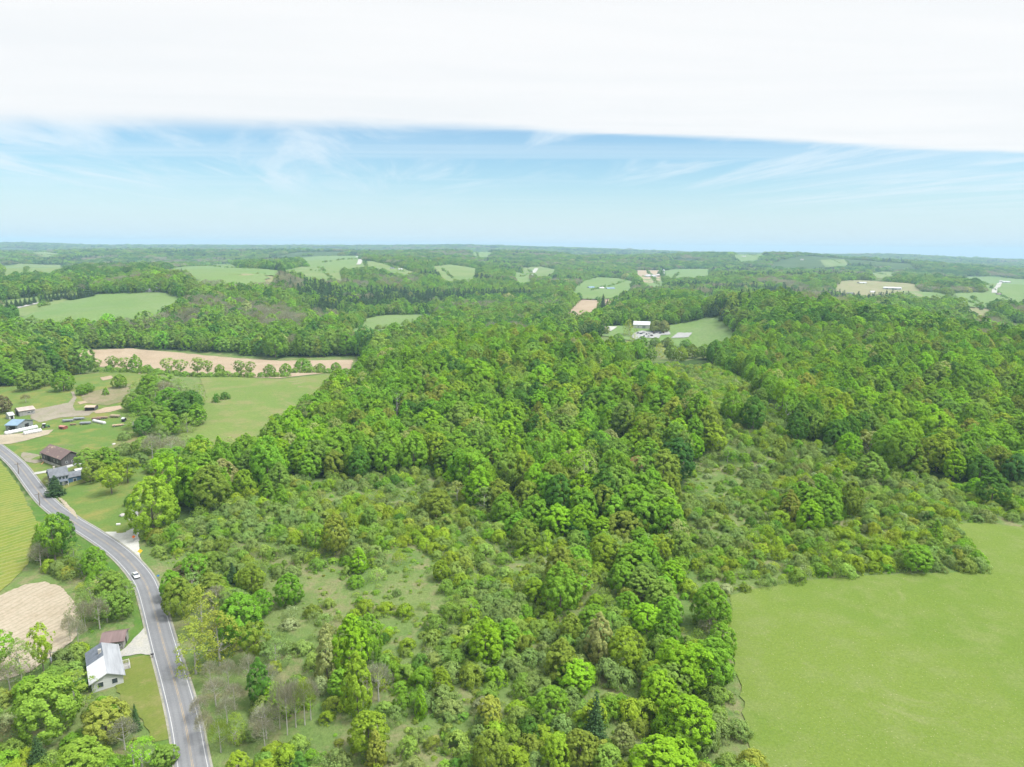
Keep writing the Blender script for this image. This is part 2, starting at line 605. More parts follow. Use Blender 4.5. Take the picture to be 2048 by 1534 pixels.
OPENPX = {
    'meadow': [(1462, 1192), (1500, 1181), (1560, 1170), (1650, 1158), (1750, 1152), (1860, 1148), (1962, 1142), (1945, 1100), (1915, 1068),
               (1880, 1050), (1960, 1046), (2060, 1056), (2200, 1065), (2300, 1300), (2300, 1720), (1560, 1720), (1505, 1534), (1490, 1440), (1470, 1330), (1452, 1250)],
    'hay_field': [(-160, 860), (-60, 880), (0, 922), (40, 975), (66, 1030), (82, 1052), (72, 1090), (56, 1130), (22, 1166), (0, 1184), (-60, 1200), (-300, 1180)],
    'soil_field': [(-200, 1230), (-60, 1212), (0, 1192), (50, 1170), (90, 1164), (122, 1174), (150, 1205), (160, 1240), (152, 1275), (122, 1302), (88, 1325), (60, 1345), (-60, 1380), (-200, 1400)],
    'house_lawn': [(236, 1320), (305, 1312), (318, 1350), (336, 1400), (347, 1475), (305, 1486), (285, 1440), (240, 1400), (232, 1370)],
    'far_plowed_field': [(112, 716), (135, 706), (170, 700), (260, 697), (350, 705), (450, 715), (560, 722), (640, 721), (706, 720), (700, 738), (640, 748), (560, 757), (450, 752), (330, 742), (210, 734), (120, 728)],
    'pasture': [(395, 748), (440, 752), (560, 759), (652, 750), (690, 762), (655, 795), (610, 848), (545, 888), (465, 925), (395, 945), (350, 940), (352, 890), (365, 850), (400, 815), (412, 785)],
    'hill_field': [(16, 628), (100, 607), (200, 589), (320, 585), (388, 604), (360, 622), (300, 632), (200, 640), (80, 644), (10, 645)],
    'strip_field': [(0, 615), (0, 603), (60, 596), (120, 588), (182, 586), (140, 596), (90, 605), (30, 619)],
    'ridge_field': [(308, 546), (350, 538), (420, 530), (462, 531), (484, 539), (562, 545), (540, 556), (470, 558), (400, 556)],
    'ridge_stubble': [(478, 554), (520, 549), (580, 546), (588, 556), (540, 562), (490, 563)],
    'top_field': [(590, 519), (640, 514), (720, 514), (735, 527), (700, 535), (620, 528)],
    'top_field_east': [(738, 524), (790, 533), (850, 540), (800, 544), (700, 536)],
    'hollow_field': [(694, 652), (725, 640), (760, 632), (815, 630), (872, 631), (876, 640), (820, 648), (760, 660), (700, 663)],
    'valley_field': [(858, 537), (900, 531), (962, 541), (945, 555), (890, 556)],
    'round_field': [(1138, 574), (1165, 564), (1195, 557), (1240, 559), (1272, 567), (1262, 578), (1200, 583), (1145, 582)],
    'brown_field': [(1122, 622), (1148, 608), (1170, 597), (1240, 594), (1245, 606), (1230, 615), (1195, 626), (1150, 628)],
    'farm_field': [(1322, 545), (1350, 540), (1420, 540), (1424, 549), (1360, 553), (1325, 552)],
    'farm_brown_field': [(1266, 543), (1322, 543), (1322, 553), (1280, 555)],
    'yard_field': [(1185, 656), (1240, 652), (1338, 652), (1380, 642), (1418, 635), (1440, 641), (1462, 655), (1480, 682), (1440, 700), (1340, 684), (1260, 682), (1200, 672)],
    'upper_paddock': [(1398, 592), (1432, 591), (1432, 606), (1404, 608)],
    'east_stubble': [(1886, 608), (1930, 609), (1982, 620), (1986, 630), (1940, 626)],
    'east_field': [(1996, 640), (2060, 652), (2060, 668), (2010, 656)],
    'east_strip': [(1900, 590), (1950, 588), (2060, 596), (2060, 604), (1960, 600)],
    'works_field': [(1670, 566), (1720, 563), (1830, 570), (1850, 582), (1700, 586), (1665, 578)],
    'east_farm_field': [(1925, 556), (1980, 555), (2060, 562), (2060, 592), (1985, 590), (1960, 572), (1925, 567)],
    'left_town_field': [(0, 536), (40, 530), (120, 532), (180, 540), (100, 544), (0, 547)],
    'ridge_pasture': [(1465, 514), (1500, 510), (1530, 511), (1520, 517), (1480, 519)],
    'slope_field': [(600, 536), (680, 541), (690, 549), (620, 552), (560, 545)],
    'slope_paddock': [(1280, 556), (1330, 556), (1330, 566), (1290, 568)],
    'village_field': [(1040, 538), (1080, 535), (1118, 542), (1100, 548), (1050, 548)],
    'village_paddock': [(1024, 545), (1060, 552), (1068, 562), (1030, 560)],
    'far_left_field': [(30, 508), (90, 506), (150, 510), (90, 514)],
    'far_mid_field': [(940, 505), (990, 507), (975, 512), (940, 510)],
    'ridge_east_field': [(1640, 522), (1690, 521), (1700, 525), (1650, 526)],
    'long_east_field': [(1800, 583), (1880, 589), (1960, 594), (1950, 599), (1850, 593), (1800, 588)],
    'mast_field': [(1735, 548), (1760, 545), (1792, 547), (1790, 552), (1745, 553)],
}
FARMPX = [(-120, 790), (20, 770), (150, 750), (260, 742), (330, 745), (300, 770), (260, 800), (262, 850), (300, 900), (310, 930), (345, 960), (325, 1030), (296, 1062), (280, 1075),
          (272, 1040), (262, 1062), (240, 1082), (215, 1078), (150, 1030), (100, 985), (40, 920), (-60, 850)]
GRAVELPX = [(188, 1070), (214, 1064), (234, 1050), (250, 1034), (264, 1020), (277, 1026), (277, 1084), (282, 1125), (262, 1122), (236, 1103)]
APRONPX = [(205, 1070), (240, 1050), (262, 1015), (285, 1020), (295, 1060), (292, 1110), (300, 1140), (262, 1130)]
DRIVEPX = [(240, 1305), (252, 1296), (272, 1274), (284, 1262), (295, 1250), (303, 1290), (311, 1312), (282, 1309), (240, 1316)]


def reach(k, P):
    # a field seen over trees goes on down to the foot of those trees
    if k in ('far_plowed_field', 'pasture', 'meadow', 'hay_field', 'soil_field', 'house_lawn', 'yard_field'):
        return P
    cu, cv = np.mean(P, 0)
    D = np.hypot(*at(cu, cv)[:2])
    dv = (16.0 if D < 1500 else 24.0) * F / D
    us, vs = np.array(P, float).T
    out = []
    for u, v in P:
        near_edge = v > cv + 0.12 * np.ptp(vs)
        out.append((u, v + dv if near_edge else v - (1.2 if D > 1500 else 0.2)))
    return out


OPENW = {k: wpoly(reach(k, p)) for k, p in OPENPX.items()}
FARMW = wpoly(FARMPX)
GRAVELW = wpoly(GRAVELPX)
DRIVEW = wpoly(DRIVEPX)
VERGEW = wpoly([(60, 1000), (100, 1010), (150, 1060), (210, 1095), (250, 1125), (262, 1160), (285, 1250), (300, 1330), (350, 1480), (360, 1600), (300, 1600), (310, 1490), (240, 1320), (270, 1240), (230, 1150), (100, 1100), (70, 1060)])
WOODW = [wpoly(p) for p in (
    [(275, 1090), (300, 1075), (345, 1055), (420, 1025), (500, 990), (600, 962), (720, 955), (860, 940), (920, 985), (960, 1020), (1060, 1030), (1160, 1075), (1340, 1062), (1375, 935), (1440, 880), (1400, 825), (1340, 780), (1290, 745), (1250, 725),
     (1180, 702), (1050, 690), (900, 710), (770, 735), (700, 762), (655, 795), (610, 848), (545, 888), (465, 925), (400, 945), (350, 1005), (300, 1060)],
    [(1470, 830), (1500, 790), (1440, 740), (1480, 690), (1440, 660), (1470, 600), (1560, 578), (1750, 595), (1900, 620), (2100, 665), (2300, 700), (2300, 1000), (2048, 975), (1900, 970), (1800, 950), (1720, 905), (1640, 880), (1590, 845)])]
BELTW = [wpoly(p) for p in (
    [(960, 1020), (1160, 1075), (1340, 1062), (1400, 1180), (1440, 1290), (1470, 1420), (1480, 1534), (1250, 1534), (1180, 1300), (1130, 1200), (1050, 1110)],
    [(310, 1110), (330, 1130), (430, 1150), (520, 1180), (560, 1300), (540, 1500), (430, 1534), (380, 1400), (345, 1280), (320, 1200)],
    [(1540, 1040), (1600, 985), (1700, 1000), (1700, 1050), (1560, 1070)])]
NOWOOD = [wpoly(p) for p in ([(250, 742), (330, 740), (420, 745), (420, 790), (400, 830), (372, 860), (360, 900), (360, 950), (300, 940), (255, 850)],
    [(105, 712), (150, 697), (350, 700), (560, 716), (720, 712), (730, 765), (640, 775), (560, 775), (420, 770), (300, 762), (190, 752), (120, 740)],
    [(660, 760), (730, 715), (760, 735), (700, 765), (660, 800)])]
NOWOOD.append(np.array([((u - 1024) / F * y, y) for u, y in ((1150, 600), (1330, 580), (1470, 610), (1480, 770), (1300, 790), (1150, 790))]))
GULLYW = [wpoly(p) for p in ([(1235, 745), (1300, 714), (1400, 718), (1490, 765), (1560, 840), (1610, 895), (1470, 890), (1420, 865), (1350, 805), (1290, 772)],)]
APRONW = wpoly(APRONPX)
SOILEDGEW = wpoly([(-160, 1150), (60, 1120), (95, 1140), (140, 1160), (172, 1200), (168, 1290), (100, 1340), (-100, 1430), (-200, 1400)])
NOFILLW = wpoly([(-300, 1190), (0, 1200), (150, 1180), (170, 1240), (255, 1225), (290, 1260), (330, 1360), (362, 1534), (380, 1720), (-300, 1720)])
HOUSEW = wpoly([(165, 1290), (200, 1250), (260, 1238), (300, 1250), (330, 1400), (345, 1490), (290, 1500), (236, 1420), (165, 1400)])
CLEARW = [wpoly(p) for p in (
    [(610, 962), (850, 945), (900, 990), (780, 1030), (640, 1012)],
    [(470, 1090), (560, 1085), (700, 1125), (860, 1080), (905, 1120), (840, 1200), (600, 1205), (540, 1170)],
    [(740, 1242), (900, 1232), (930, 1275), (800, 1292)],
    [(900, 1395), (1010, 1372), (1062, 1400), (970, 1440), (1000, 1490), (920, 1500)],
    [(1470, 1000), (1540, 990), (1550, 1055), (1480, 1080), (1400, 1110), (1400, 1065)],
    [(1150, 1105), (1212, 1100), (1190, 1142), (1140, 1150)],
    [(1640, 1062), (1780, 1060), (1800, 1082), (1660, 1088)],
    [(540, 1495), (640, 1445), (650, 1500), (560, 1550)],
    [(1300, 735), (1390, 730), (1410, 775), (1340, 770)])]

# ------------------------------------------------------------------ ground sheet
def build_ground():
    ths = np.concatenate([np.linspace(-math.pi, -TLIM, 27)[:-1], THS, np.linspace(TLIM, math.pi, 27)[1:-1]])
    n = len(ths)
    tg, lg = np.meshgrid(ths, LRS, indexing='ij')
    r = np.exp(lg)
    x, y = np.sin(tg) * r, np.cos(tg) * r
    z = _bil(HG, (tg + TLIM) / (2 * TLIM) * (NT_ - 1), (lg - LRS[0]) / (LRS[-1] - LRS[0]) * (NR_ - 1))
    v = np.stack([x, y, z], -1).reshape(-1, 3)
    idx = np.arange(n * NR_).reshape(n, NR_)
    a, b = idx, np.roll(idx, -1, 0)
    f = np.stack([a[:, :-1], a[:, 1:], b[:, 1:], b[:, :-1]], -1).reshape(-1, 4)
    c0 = len(v)
    v = np.vstack([v, [[0, 0, float(z[:, 0].mean())]]])
    # the middle of the sheet, under the camera
    cf = np.stack([np.full(n, c0), idx[:, 0], np.roll(idx[:, 0], -1), np.full(n, c0)], -1)
    me = mesh_np('ground', v, f)
    m2 = bpy.data.meshes.new('hub')
    import bmesh
    bm = bmesh.new()
    bm.from_mesh(me)
    bm.verts.ensure_lookup_table()
    for q in cf:
        bm.faces.new([bm.verts[q[0]], bm.verts[q[1]], bm.verts[q[2]]])
    bm.to_mesh(me)
    bm.free()
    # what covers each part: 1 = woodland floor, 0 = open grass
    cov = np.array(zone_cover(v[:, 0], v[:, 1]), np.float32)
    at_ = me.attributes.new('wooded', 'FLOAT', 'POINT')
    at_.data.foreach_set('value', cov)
    me.polygons.foreach_set('use_smooth', [True] * len(me.polygons))
    return me


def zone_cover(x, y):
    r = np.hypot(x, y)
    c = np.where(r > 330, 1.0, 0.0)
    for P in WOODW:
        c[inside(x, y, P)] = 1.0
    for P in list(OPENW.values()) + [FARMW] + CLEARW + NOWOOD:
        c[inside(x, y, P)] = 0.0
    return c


mg, t = mat_new('grassland')
g = t.n('ShaderNodeNewGeometry')
p = g.outputs['Position']
n1 = t.noise(p, 0.035, 4, 0.65, 0.8)
n2 = t.noise(p, 0.16, 5, 0.7, 0.3)
n3 = t.noise(p, 1.1, 4, 0.75)
c = t.mix(t.ramp(n1, 0.36, 0.66), (0.105, 0.170, 0.045, 1), (0.150, 0.195, 0.065, 1))
c = t.mix(t.ramp(n2, 0.46, 0.66, 0, 0.85), c, (0.205, 0.190, 0.100, 1))
c = t.mix(t.ramp(n3, 0.3, 0.75, 0, 0.6), c, t.mix(1.0, c, (0.5, 0.58, 0.5), 'MULTIPLY'))
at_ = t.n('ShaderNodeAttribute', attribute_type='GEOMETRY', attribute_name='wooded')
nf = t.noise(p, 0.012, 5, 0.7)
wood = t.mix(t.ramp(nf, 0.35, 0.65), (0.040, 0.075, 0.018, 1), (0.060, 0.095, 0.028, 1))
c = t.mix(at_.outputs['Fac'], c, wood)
out_bsdf(t, c, 0.95, t.math('ADD', n3, n2), 0.05, 0, 0.35)
MATS['grassland'] = mg
tag(link('ground', build_ground(), mg), kind='structure')


def drape(name, P, mat, dz, step=None, jit=None, seed=1, edge=None):
    """sheet lying dz above the ground inside the world polygon P"""
    ext = np.ptp(P, axis=0).max()
    dist = np.hypot(*P.mean(0))
    step = step or max(ext / 26, 2.0)
    edge = edge or max(step * 0.3, 1.0)
    B = dens(P, edge, edge * (0.16 if dist < 700 else 0.30) if jit is None else jit, seed)
    gx, gy = np.meshgrid(np.arange(P[:, 0].min(), P[:, 0].max(), step) + .37 * step, np.arange(P[:, 1].min(), P[:, 1].max(), step) + .41 * step)
    gx, gy = gx.ravel(), gy.ravel()
    k = inside(gx, gy, B)
    pts = [Vector(q) for q in B] + [Vector(q) for q in np.stack([gx[k], gy[k]], 1)]
    n = len(B)
    r = geometry.delaunay_2d_cdt(pts, [(i, (i + 1) % n) for i in range(n)], [], 1, 1e-4)
    vs = np.array([[q.x, q.y] for q in r[0]])
    z = H(vs[:, 0], vs[:, 1]) + dz
    me = bpy.data.meshes.new(name)
    me.from_pydata([tuple(q) for q in np.column_stack([vs, z])], [], [tuple(q) for q in r[2]])
    me.update()
    # faces up
    import bmesh
    bm = bmesh.new()
    bm.from_mesh(me)
    for fc in bm.faces:
        if fc.normal.z < 0:
            fc.normal_flip()
    bm.to_mesh(me)
    bm.free()
    return tag(link(name, me, mat, smooth=True), kind='structure')


def strip(name, C, width, mat, dz, off=0.0, dash=None, kind='structure'):
    """ribbon along the centre line C"""
    C = np.asarray(C, float)
    T = np.gradient(C, axis=0)
    T /= np.linalg.norm(T, axis=1)[:, None]
    N = np.stack([T[:, 1], -T[:, 0]], 1)
    cols = [off - width / 2, off + width / 2] if width < 1 else list(np.linspace(off - width / 2, off + width / 2, 5))
    zc = H(C[:, 0], C[:, 1])
    v = []
    for o_ in cols:
        q = C + N * o_
        v.append(np.column_stack([q, zc + dz]))
    V = np.stack(v, 1)
    n, k = V.shape[:2]
    idx = np.arange(n * k).reshape(n, k)
    f = np.stack([idx[:-1, :-1], idx[:-1, 1:], idx[1:, 1:], idx[1:, :-1]], -1).reshape(-1, 4)
    me = mesh_np(name, V.reshape(-1, 3), f)
    if me.polygons[0].normal.z < 0:
        me.flip_normals()
    return tag(link(name, me, mat, smooth=True), kind=kind)


G1, G2 = (0.135, 0.235, 0.035, 1), (0.175, 0.260, 0.050, 1)
M_meadow = field('meadow_grass', [(0.116, 0.175, 0.031, 1), (0.132, 0.185, 0.036, 1), (0.148, 0.191, 0.053, 1), (0.161, 0.197, 0.063, 1)], (0.022, 0.12), 0.12, 1.9, None, (2.6, 0.66, (0.252, 0.258, 0.128, 1)))
M_hay = field('hay_grass', [(0.151, 0.196, 0.029, 1), (0.185, 0.207, 0.044, 1), (0.122, 0.185, 0.033, 1)], (0.04, 0.15), 0.2, 1.4, (52, 0.11, 0.55, (0.251, 0.251, 0.101, 1)))
M_soil = field('tilled_soil', [(0.350, 0.300, 0.232, 1), (0.385, 0.332, 0.262, 1), (0.315, 0.265, 0.198, 1)], (0.03, 0.1), 0.12, 1.2, (20, 0.16, 0.35, (0.218, 0.172, 0.117, 1)))
M_soil2 = field('plowed_soil', [(0.335, 0.258, 0.185, 1), (0.360, 0.285, 0.210, 1), (0.300, 0.230, 0.160, 1)], (0.012, 0.05), 0.2, 0.8)
M_stub = field('stubble', [(0.255, 0.232, 0.143, 1), (0.225, 0.217, 0.120, 1), (0.188, 0.210, 0.090, 1)], (0.01, 0.05), 0.2, 0.8)
M_past = field('pasture_grass', [(0.125, 0.185, 0.048, 1), (0.150, 0.198, 0.054, 1), (0.195, 0.193, 0.082, 1), (0.204, 0.198, 0.099, 1)], (0.012, 0.06), 0.2, 1.0)
M_lawn = field('lawn_grass', [(0.115, 0.155, 0.030, 1), (0.135, 0.162, 0.036, 1), (0.191, 0.178, 0.073, 1), (0.218, 0.191, 0.086, 1)], (0.06, 0.2), 0.06, 2.5, (24, 0.45, 0.3, (0.158, 0.172, 0.053, 1)))
M_hill = field('hill_grass', [(0.127, 0.204, 0.065, 1), (0.146, 0.213, 0.069, 1), (0.157, 0.213, 0.090, 1)], (0.006, 0.02), 0.2, 0.3)
M_hill2 = field('strip_grass', [(0.118, 0.190, 0.056, 1), (0.150, 0.205, 0.066, 1), (0.172, 0.215, 0.090, 1), (0.20, 0.20, 0.10, 1)], (0.005, 0.016), 0.2, 0.3, (20, 0.0032, 0.75, (0.175, 0.215, 0.085, 1)))
M_yard = field('farm_grass', [(0.093, 0.167, 0.036, 1), (0.127, 0.177, 0.044, 1), (0.192, 0.192, 0.056, 1), (0.198, 0.167, 0.092, 1)], (0.016, 0.08), 0.2, 1.2)
M_verge = field('verge_grass', [(0.068, 0.148, 0.027, 1), (0.094, 0.162, 0.032, 1), (0.126, 0.169, 0.050, 1)], (0.05, 0.2), 0.25, 1.6)
M_gravel = field('gravel', [(0.377, 0.368, 0.353, 1), (0.426, 0.418, 0.394, 1), (0.328, 0.320, 0.295, 1)], (0.06, 0.3), 0.06, 2.5)
M_dirt = field('bare_dirt', [(0.33, 0.28, 0.21, 1), (0.38, 0.33, 0.255, 1), (0.27, 0.24, 0.18, 1)], (0.04, 0.2), 0.1, 1.5)
M_mud = field('muddy_yard', [(0.235, 0.205, 0.165, 1), (0.275, 0.245, 0.195, 1), (0.20, 0.20, 0.12, 1)], (0.04, 0.15), 0.1, 1.2)

FMAT = {'meadow': M_meadow, 'hay_field': M_hay, 'soil_field': M_soil, 'house_lawn': M_lawn, 'far_plowed_field': M_soil2, 'pasture': M_past,
        'ridge_stubble': M_stub, 'brown_field': M_soil2, 'farm_brown_field': M_soil2, 'east_stubble': M_stub, 'works_field': M_stub}
FN = {'meadow': 'meadow_field', 'house_lawn': 'lawn', 'pasture': 'pasture_field', 'top_field_east': 'top_field', 'left_town_field': 'town_field', 'ridge_pasture': 'ridge_field'}
for i, (k, P) in enumerate(OPENW.items()):
    d = np.hypot(*P.mean(0))
    drape(FN.get(k, k), P, FMAT.get(k, (M_hill, M_hill2)[i % 2]), 0.20 if d < 420 else 0.30 if d < 800 else 0.8 if d < 1500 else 2.5, seed=i)
drape('farmyard_field', FARMW, M_yard, 0.16, seed=50)
drape('verge', VERGEW, M_verge, 0.10, seed=51)
drape('soil_yard', wpoly([(45, 905), (70, 909), (95, 915), (92, 922), (70, 928), (50, 924), (42, 914)]), M_mud, 0.36, 1.5, seed=52)
drape('farm_lane', wpoly([(60, 822), (110, 812), (138, 806), (146, 795), (141, 784), (148, 784), (153, 797), (146, 812), (150, 822), (190, 822), (178, 832), (120, 836), (80, 846), (62, 838)]), M_mud, 0.36, 2, seed=53)
drape('silage_yard', wpoly([(-40, 868), (0, 871), (40, 868), (80, 862), (108, 860), (96, 870), (60, 880), (20, 889), (0, 890), (-40, 886)]), M_dirt, 0.36, 2, seed=54)
drape('bare_bank', wpoly([(186, 824), (210, 816), (240, 812), (244, 818), (220, 825), (192, 828)]), M_soil2, 0.36, 2, seed=55)
drape('bare_bank', wpoly([(154, 805), (168, 803), (176, 806), (160, 810)]), M_soil2, 0.36, 2, seed=56)
drape('bare_bank', wpoly([(200, 756), (222, 752), (228, 757), (206, 762)]), M_soil2, 0.36, 2, seed=57)
drape('bare_bank', wpoly([(272, 745), (282, 741), (290, 744), (278, 749)]), M_dirt, 0.36, 2, seed=58)
drape('scrubby_bank', wpoly([(160, 790), (210, 778), (262, 768), (258, 800), (215, 812), (170, 806)]), field('rough_bank', [(0.150, 0.161, 0.075, 1), (0.195, 0.176, 0.098, 1), (0.240, 0.195, 0.131, 1)], (0.03, 0.12), 0.3, 1.0), 0.34, 2, seed=59)
drape('house_yard', wpoly([(98, 975), (130, 958), (175, 950), (196, 960), (150, 972), (126, 979)]), M_lawn, 0.36, 2, seed=60)
drape('field_track', wpoly([(116, 996), (124, 998), (150, 1024), (156, 1040), (148, 1034), (128, 1012)]), M_dirt, 0.36, 2, seed=61)
drape('house_drive', wpoly([(66, 951), (70, 946), (96, 942), (97, 946)]), M_gravel, 0.40, 2, seed=62)

# road: gravel shoulder, asphalt, paint
mr, t = mat_new('asphalt')
g = t.n('ShaderNodeNewGeometry')
uvn = t.n('ShaderNodeAttribute', attribute_type='GEOMETRY', attribute_name='across')
n1 = t.noise(g.outputs['Position'], 0.12, 4, 0.6)
n2 = t.noise(g.outputs['Position'], 2.5, 3, 0.7)
c = t.mix(t.ramp(n1, 0.3, 0.7), (0.138, 0.143, 0.152, 1), (0.170, 0.175, 0.183, 1))
trk = t.ramp(t.math('ABSOLUTE', t.math('SUBTRACT', t.math('ABSOLUTE', t.math('SUBTRACT', t.math('ABSOLUTE', uvn.outputs['Fac']), 1.7)), 0.8)), 0.0, 0.5, 0.5, 0.0)
c = t.mix(trk, c, (0.118, 0.120, 0.126, 1))
c = t.mix(t.ramp(n2, 0.45, 0.75, 0, 0.35), c, (0.24, 0.24, 0.24, 1))
out_bsdf(t, c, 0.85, n2, 0.2, 0, 0.02)
strip('road_shoulder', RC, 6.9, field('road_grit', [(0.26, 0.25, 0.22, 1), (0.30, 0.285, 0.25, 1), (0.20, 0.21, 0.14, 1)], (0.06, 0.3), 0.06, 2.5), 0.24)
road = strip('road', RC, 6.0, mr, 0.30)
# wheel tracks follow the lanes: store the distance from the centre line
_a = road.data.attributes.new('across', 'FLOAT', 'POINT')
_a.data.foreach_set('value', np.tile(np.linspace(-4.0, 4.0, 5), len(RC)).astype(np.float32))
mp, t = mat_new('road_paint')
g = t.n('ShaderNodeNewGeometry')
n1 = t.noise(g.outputs['Position'], 1.1, 4, 0.7)
out_bsdf(t, t.mix(t.ramp(n1, 0.4, 0.75, 0, 0.6), (0.40, 0.40, 0.40, 1), (0.24, 0.24, 0.24, 1)), 0.6)
my, t = mat_new('yellow_road_paint')
g = t.n('ShaderNodeNewGeometry')
n1 = t.noise(g.outputs['Position'], 0.5, 4, 0.7)
out_bsdf(t, t.mix(t.ramp(n1, 0.36, 0.62, 0, 0.85), (0.34, 0.25, 0.14, 1), (0.19, 0.175, 0.15, 1)), 0.7)
for o_ in (-2.52, 2.52):
    strip('road_marking', RC, 0.15, mp, 0.315, o_)
for o_ in (-0.13, 0.13):
    strip('road_marking', RC, 0.10, my, 0.315, o_)
drape('gravel_junction', GRAVELW, field('white_gravel', [(0.42, 0.415, 0.40, 1), (0.46, 0.455, 0.43, 1), (0.36, 0.35, 0.33, 1)], (0.06, 0.3), 0.06, 2.5), 0.22, 1.5, seed=70)
drape('driveway', DRIVEW, field('gray_gravel', [(0.297, 0.293, 0.288, 1), (0.342, 0.333, 0.315, 1), (0.378, 0.360, 0.315, 1)], (0.06, 0.3), 0.05, 2.5), 0.24, 1.5, seed=71)


def px_strip(name, px, width, mat, dz):
    C = catmull([at(u, v)[:2] for u, v in px], 8)
    return strip(name, C, width, mat, dz)


px_strip('hill_lane', [(-20, 628), (20, 620), (100, 602), (180, 588), (215, 584), (260, 583)], 8, M_gravel, 1.3)
px_strip('top_road', [(716, 531), (720, 524), (724, 516)], 12, M_gravel, 3.2)
px_strip('valley_road', [(1262, 620), (1266, 608), (1270, 598), (1273, 588)], 14, M_gravel, 1.2)
px_strip('town_road', [(1062, 552), (1068, 545), (1073, 538)], 14, M_gravel, 3)
px_strip('east_road', [(1988, 588), (1990, 578), (1998, 570), (2002, 562)], 10, M_gravel, 3)
M_lot = field('lot_gravel', [(0.30, 0.30, 0.30, 1), (0.34, 0.34, 0.335, 1), (0.27, 0.27, 0.27, 1)], (0.06, 0.3), 0.06, 2.5)
drape('parking_lot', wpoly([(1262, 676), (1268, 668), (1284, 663), (1300, 665), (1318, 661), (1338, 664), (1341, 671), (1322, 672), (1316, 679), (1290, 677), (1276, 683)]), M_lot, 1.3, 4, seed=72)
drape('parking_lot', wpoly([(1342, 678), (1356, 667), (1385, 667), (1378, 676)]), M_lot, 1.3, 4, seed=73)
drape('yard_lane', wpoly([(1160, 654), (1195, 650), (1215, 648), (1200, 654), (1235, 655), (1222, 664), (1190, 660)]), M_gravel, 1.3, 4, seed=74)

# ------------------------------------------------------------------ foliage
TINT = {
    'mid-green': (0.174, 0.335, 0.034), 'bright-green': (0.216, 0.400, 0.026), 'lime-green': (0.240, 0.359, 0.034), 'yellow-green': (0.275, 0.338, 0.058),
    'olive-green': (0.196, 0.276, 0.042), 'dark-green': (0.099, 0.224, 0.034), 'blue-green': (0.081, 0.192, 0.042), 'soft-green': (0.189, 0.312, 0.056),
    'cream-budded': (0.315, 0.365, 0.135), 'tan-budded': (0.235, 0.290, 0.090), 'rust-brown': (0.300, 0.225, 0.110), 'grey-twigged': (0.235, 0.245, 0.178),
    'grey-green': (0.196, 0.291, 0.086), 'pale-green': (0.237, 0.343, 0.078), 'white-flowered': (0.285, 0.360, 0.170), 'plum-brown': (0.180, 0.172, 0.085),
    'spruce-green': (0.048, 0.092, 0.032), 'grass-green': (0.220, 0.359, 0.048)}


def leaf_mat(name, translucency, var):
    m, t = mat_new(name)
    a = t.n('ShaderNodeAttribute', attribute_type='INSTANCER', attribute_name='tint')
    g = t.n('ShaderNodeNewGeometry')
    oi = t.n('ShaderNodeObjectInfo')
    k = t.math('MULTIPLY_ADD', g.outputs['Random Per Island'], var * 2, 1 - var)
    c = t.mix(1.0, a.outputs['Color'], k, 'MULTIPLY')
    c = t.mix(t.math('MULTIPLY', t.ramp(g.outputs['Random Per Island'], 0.6, 1.0), 0.25), c, t.mix(1.0, c, (1.22, 1.10, 0.9), 'MULTIPLY'))
    d = t.n('ShaderNodeBsdfDiffuse')
    t.set(d.inputs[0], c)
    tr = t.n('ShaderNodeBsdfTranslucent')
    t.set(tr.inputs[0], t.mix(1.0, c, (1.25, 1.1, 0.6), 'MULTIPLY'))
    mx = t.n('ShaderNodeMixShader')
    mx.inputs[0].default_value = translucency
    t.set(mx.inputs[1], d.outputs[0])
    t.set(mx.inputs[2], tr.outputs[0])
    o = t.n('ShaderNodeOutputMaterial')
    t.set(o.inputs[0], mx.outputs[0])
    return m


M_leaf = leaf_mat('foliage', 0.40, 0.20)
M_needle = leaf_mat('needles', 0.12, 0.30)
M_bark = plain('bark', (0.155, 0.130, 0.105), 0.9, 0.3, 3.0, stretch=(1, 1, 0.3))
M_palebark = plain('pale_bark', (0.36, 0.345, 0.315), 0.9, 0.25, 3.0, stretch=(1, 1, 0.3))


def leaves(cent, nrm, size, rng, flat=0.30):
    """one bent leaf-cluster quad at each centre, facing about nrm"""
    n = len(cent)
    N = nrm + rng.normal(0, flat, (n, 3))
    N /= np.linalg.norm(N, axis=1)[:, None] + 1e-9
    r = rng.normal(0, 1, (n, 3))
    T = np.cross(N, r)
    T /= np.linalg.norm(T, axis=1)[:, None] + 1e-9
    B = np.cross(N, T)
    s = size * rng.uniform(0.65, 1.35, n)[:, None]
    a = rng.uniform(0.55, 0.95, n)[:, None]
    v = np.stack([cent - T * s, cent - B * s * a + N * s * 0.18, cent + T * s, cent + B * s * a + N * s * 0.18], 1)
    return v.reshape(-1, 3), np.arange(4 * n).reshape(n, 4)


def unit(rng, n):
    d = rng.normal(0, 1, (n, 3))
    return d / np.linalg.norm(d, axis=1)[:, None]


PROFILE = {
    'dome': (lambda t: np.where(t < .34, .72 + .28 * np.sin(np.pi * .5 * np.clip(t / .34, 0, 1)), np.clip(1 - ((t - .34) / .66) ** 2.1, 0, 1) ** .62), 0.10),
    'oval': (lambda t: np.where(t < .36, .66 + .34 * np.sin(np.pi * .5 * np.clip(t / .36, 0, 1)), np.clip(1 - ((t - .36) / .64) ** 1.75, 0, 1) ** .72), 0.08),
    'spire': (lambda t: np.clip(1 - t, 0, 1) ** 0.72 * np.clip(t * 5 + 0.55, 0, 1) + 0.03, 0.06),
    'vase': (lambda t: np.sin(np.pi * np.clip(0.04 + 0.94 * t ** 1.5, 0, 1)) ** 0.7, 0.25),
    'bush': (lambda t: np.cos(np.pi * 0.5 * np.clip(t, 0, 1)) ** 0.55, 0.0)}


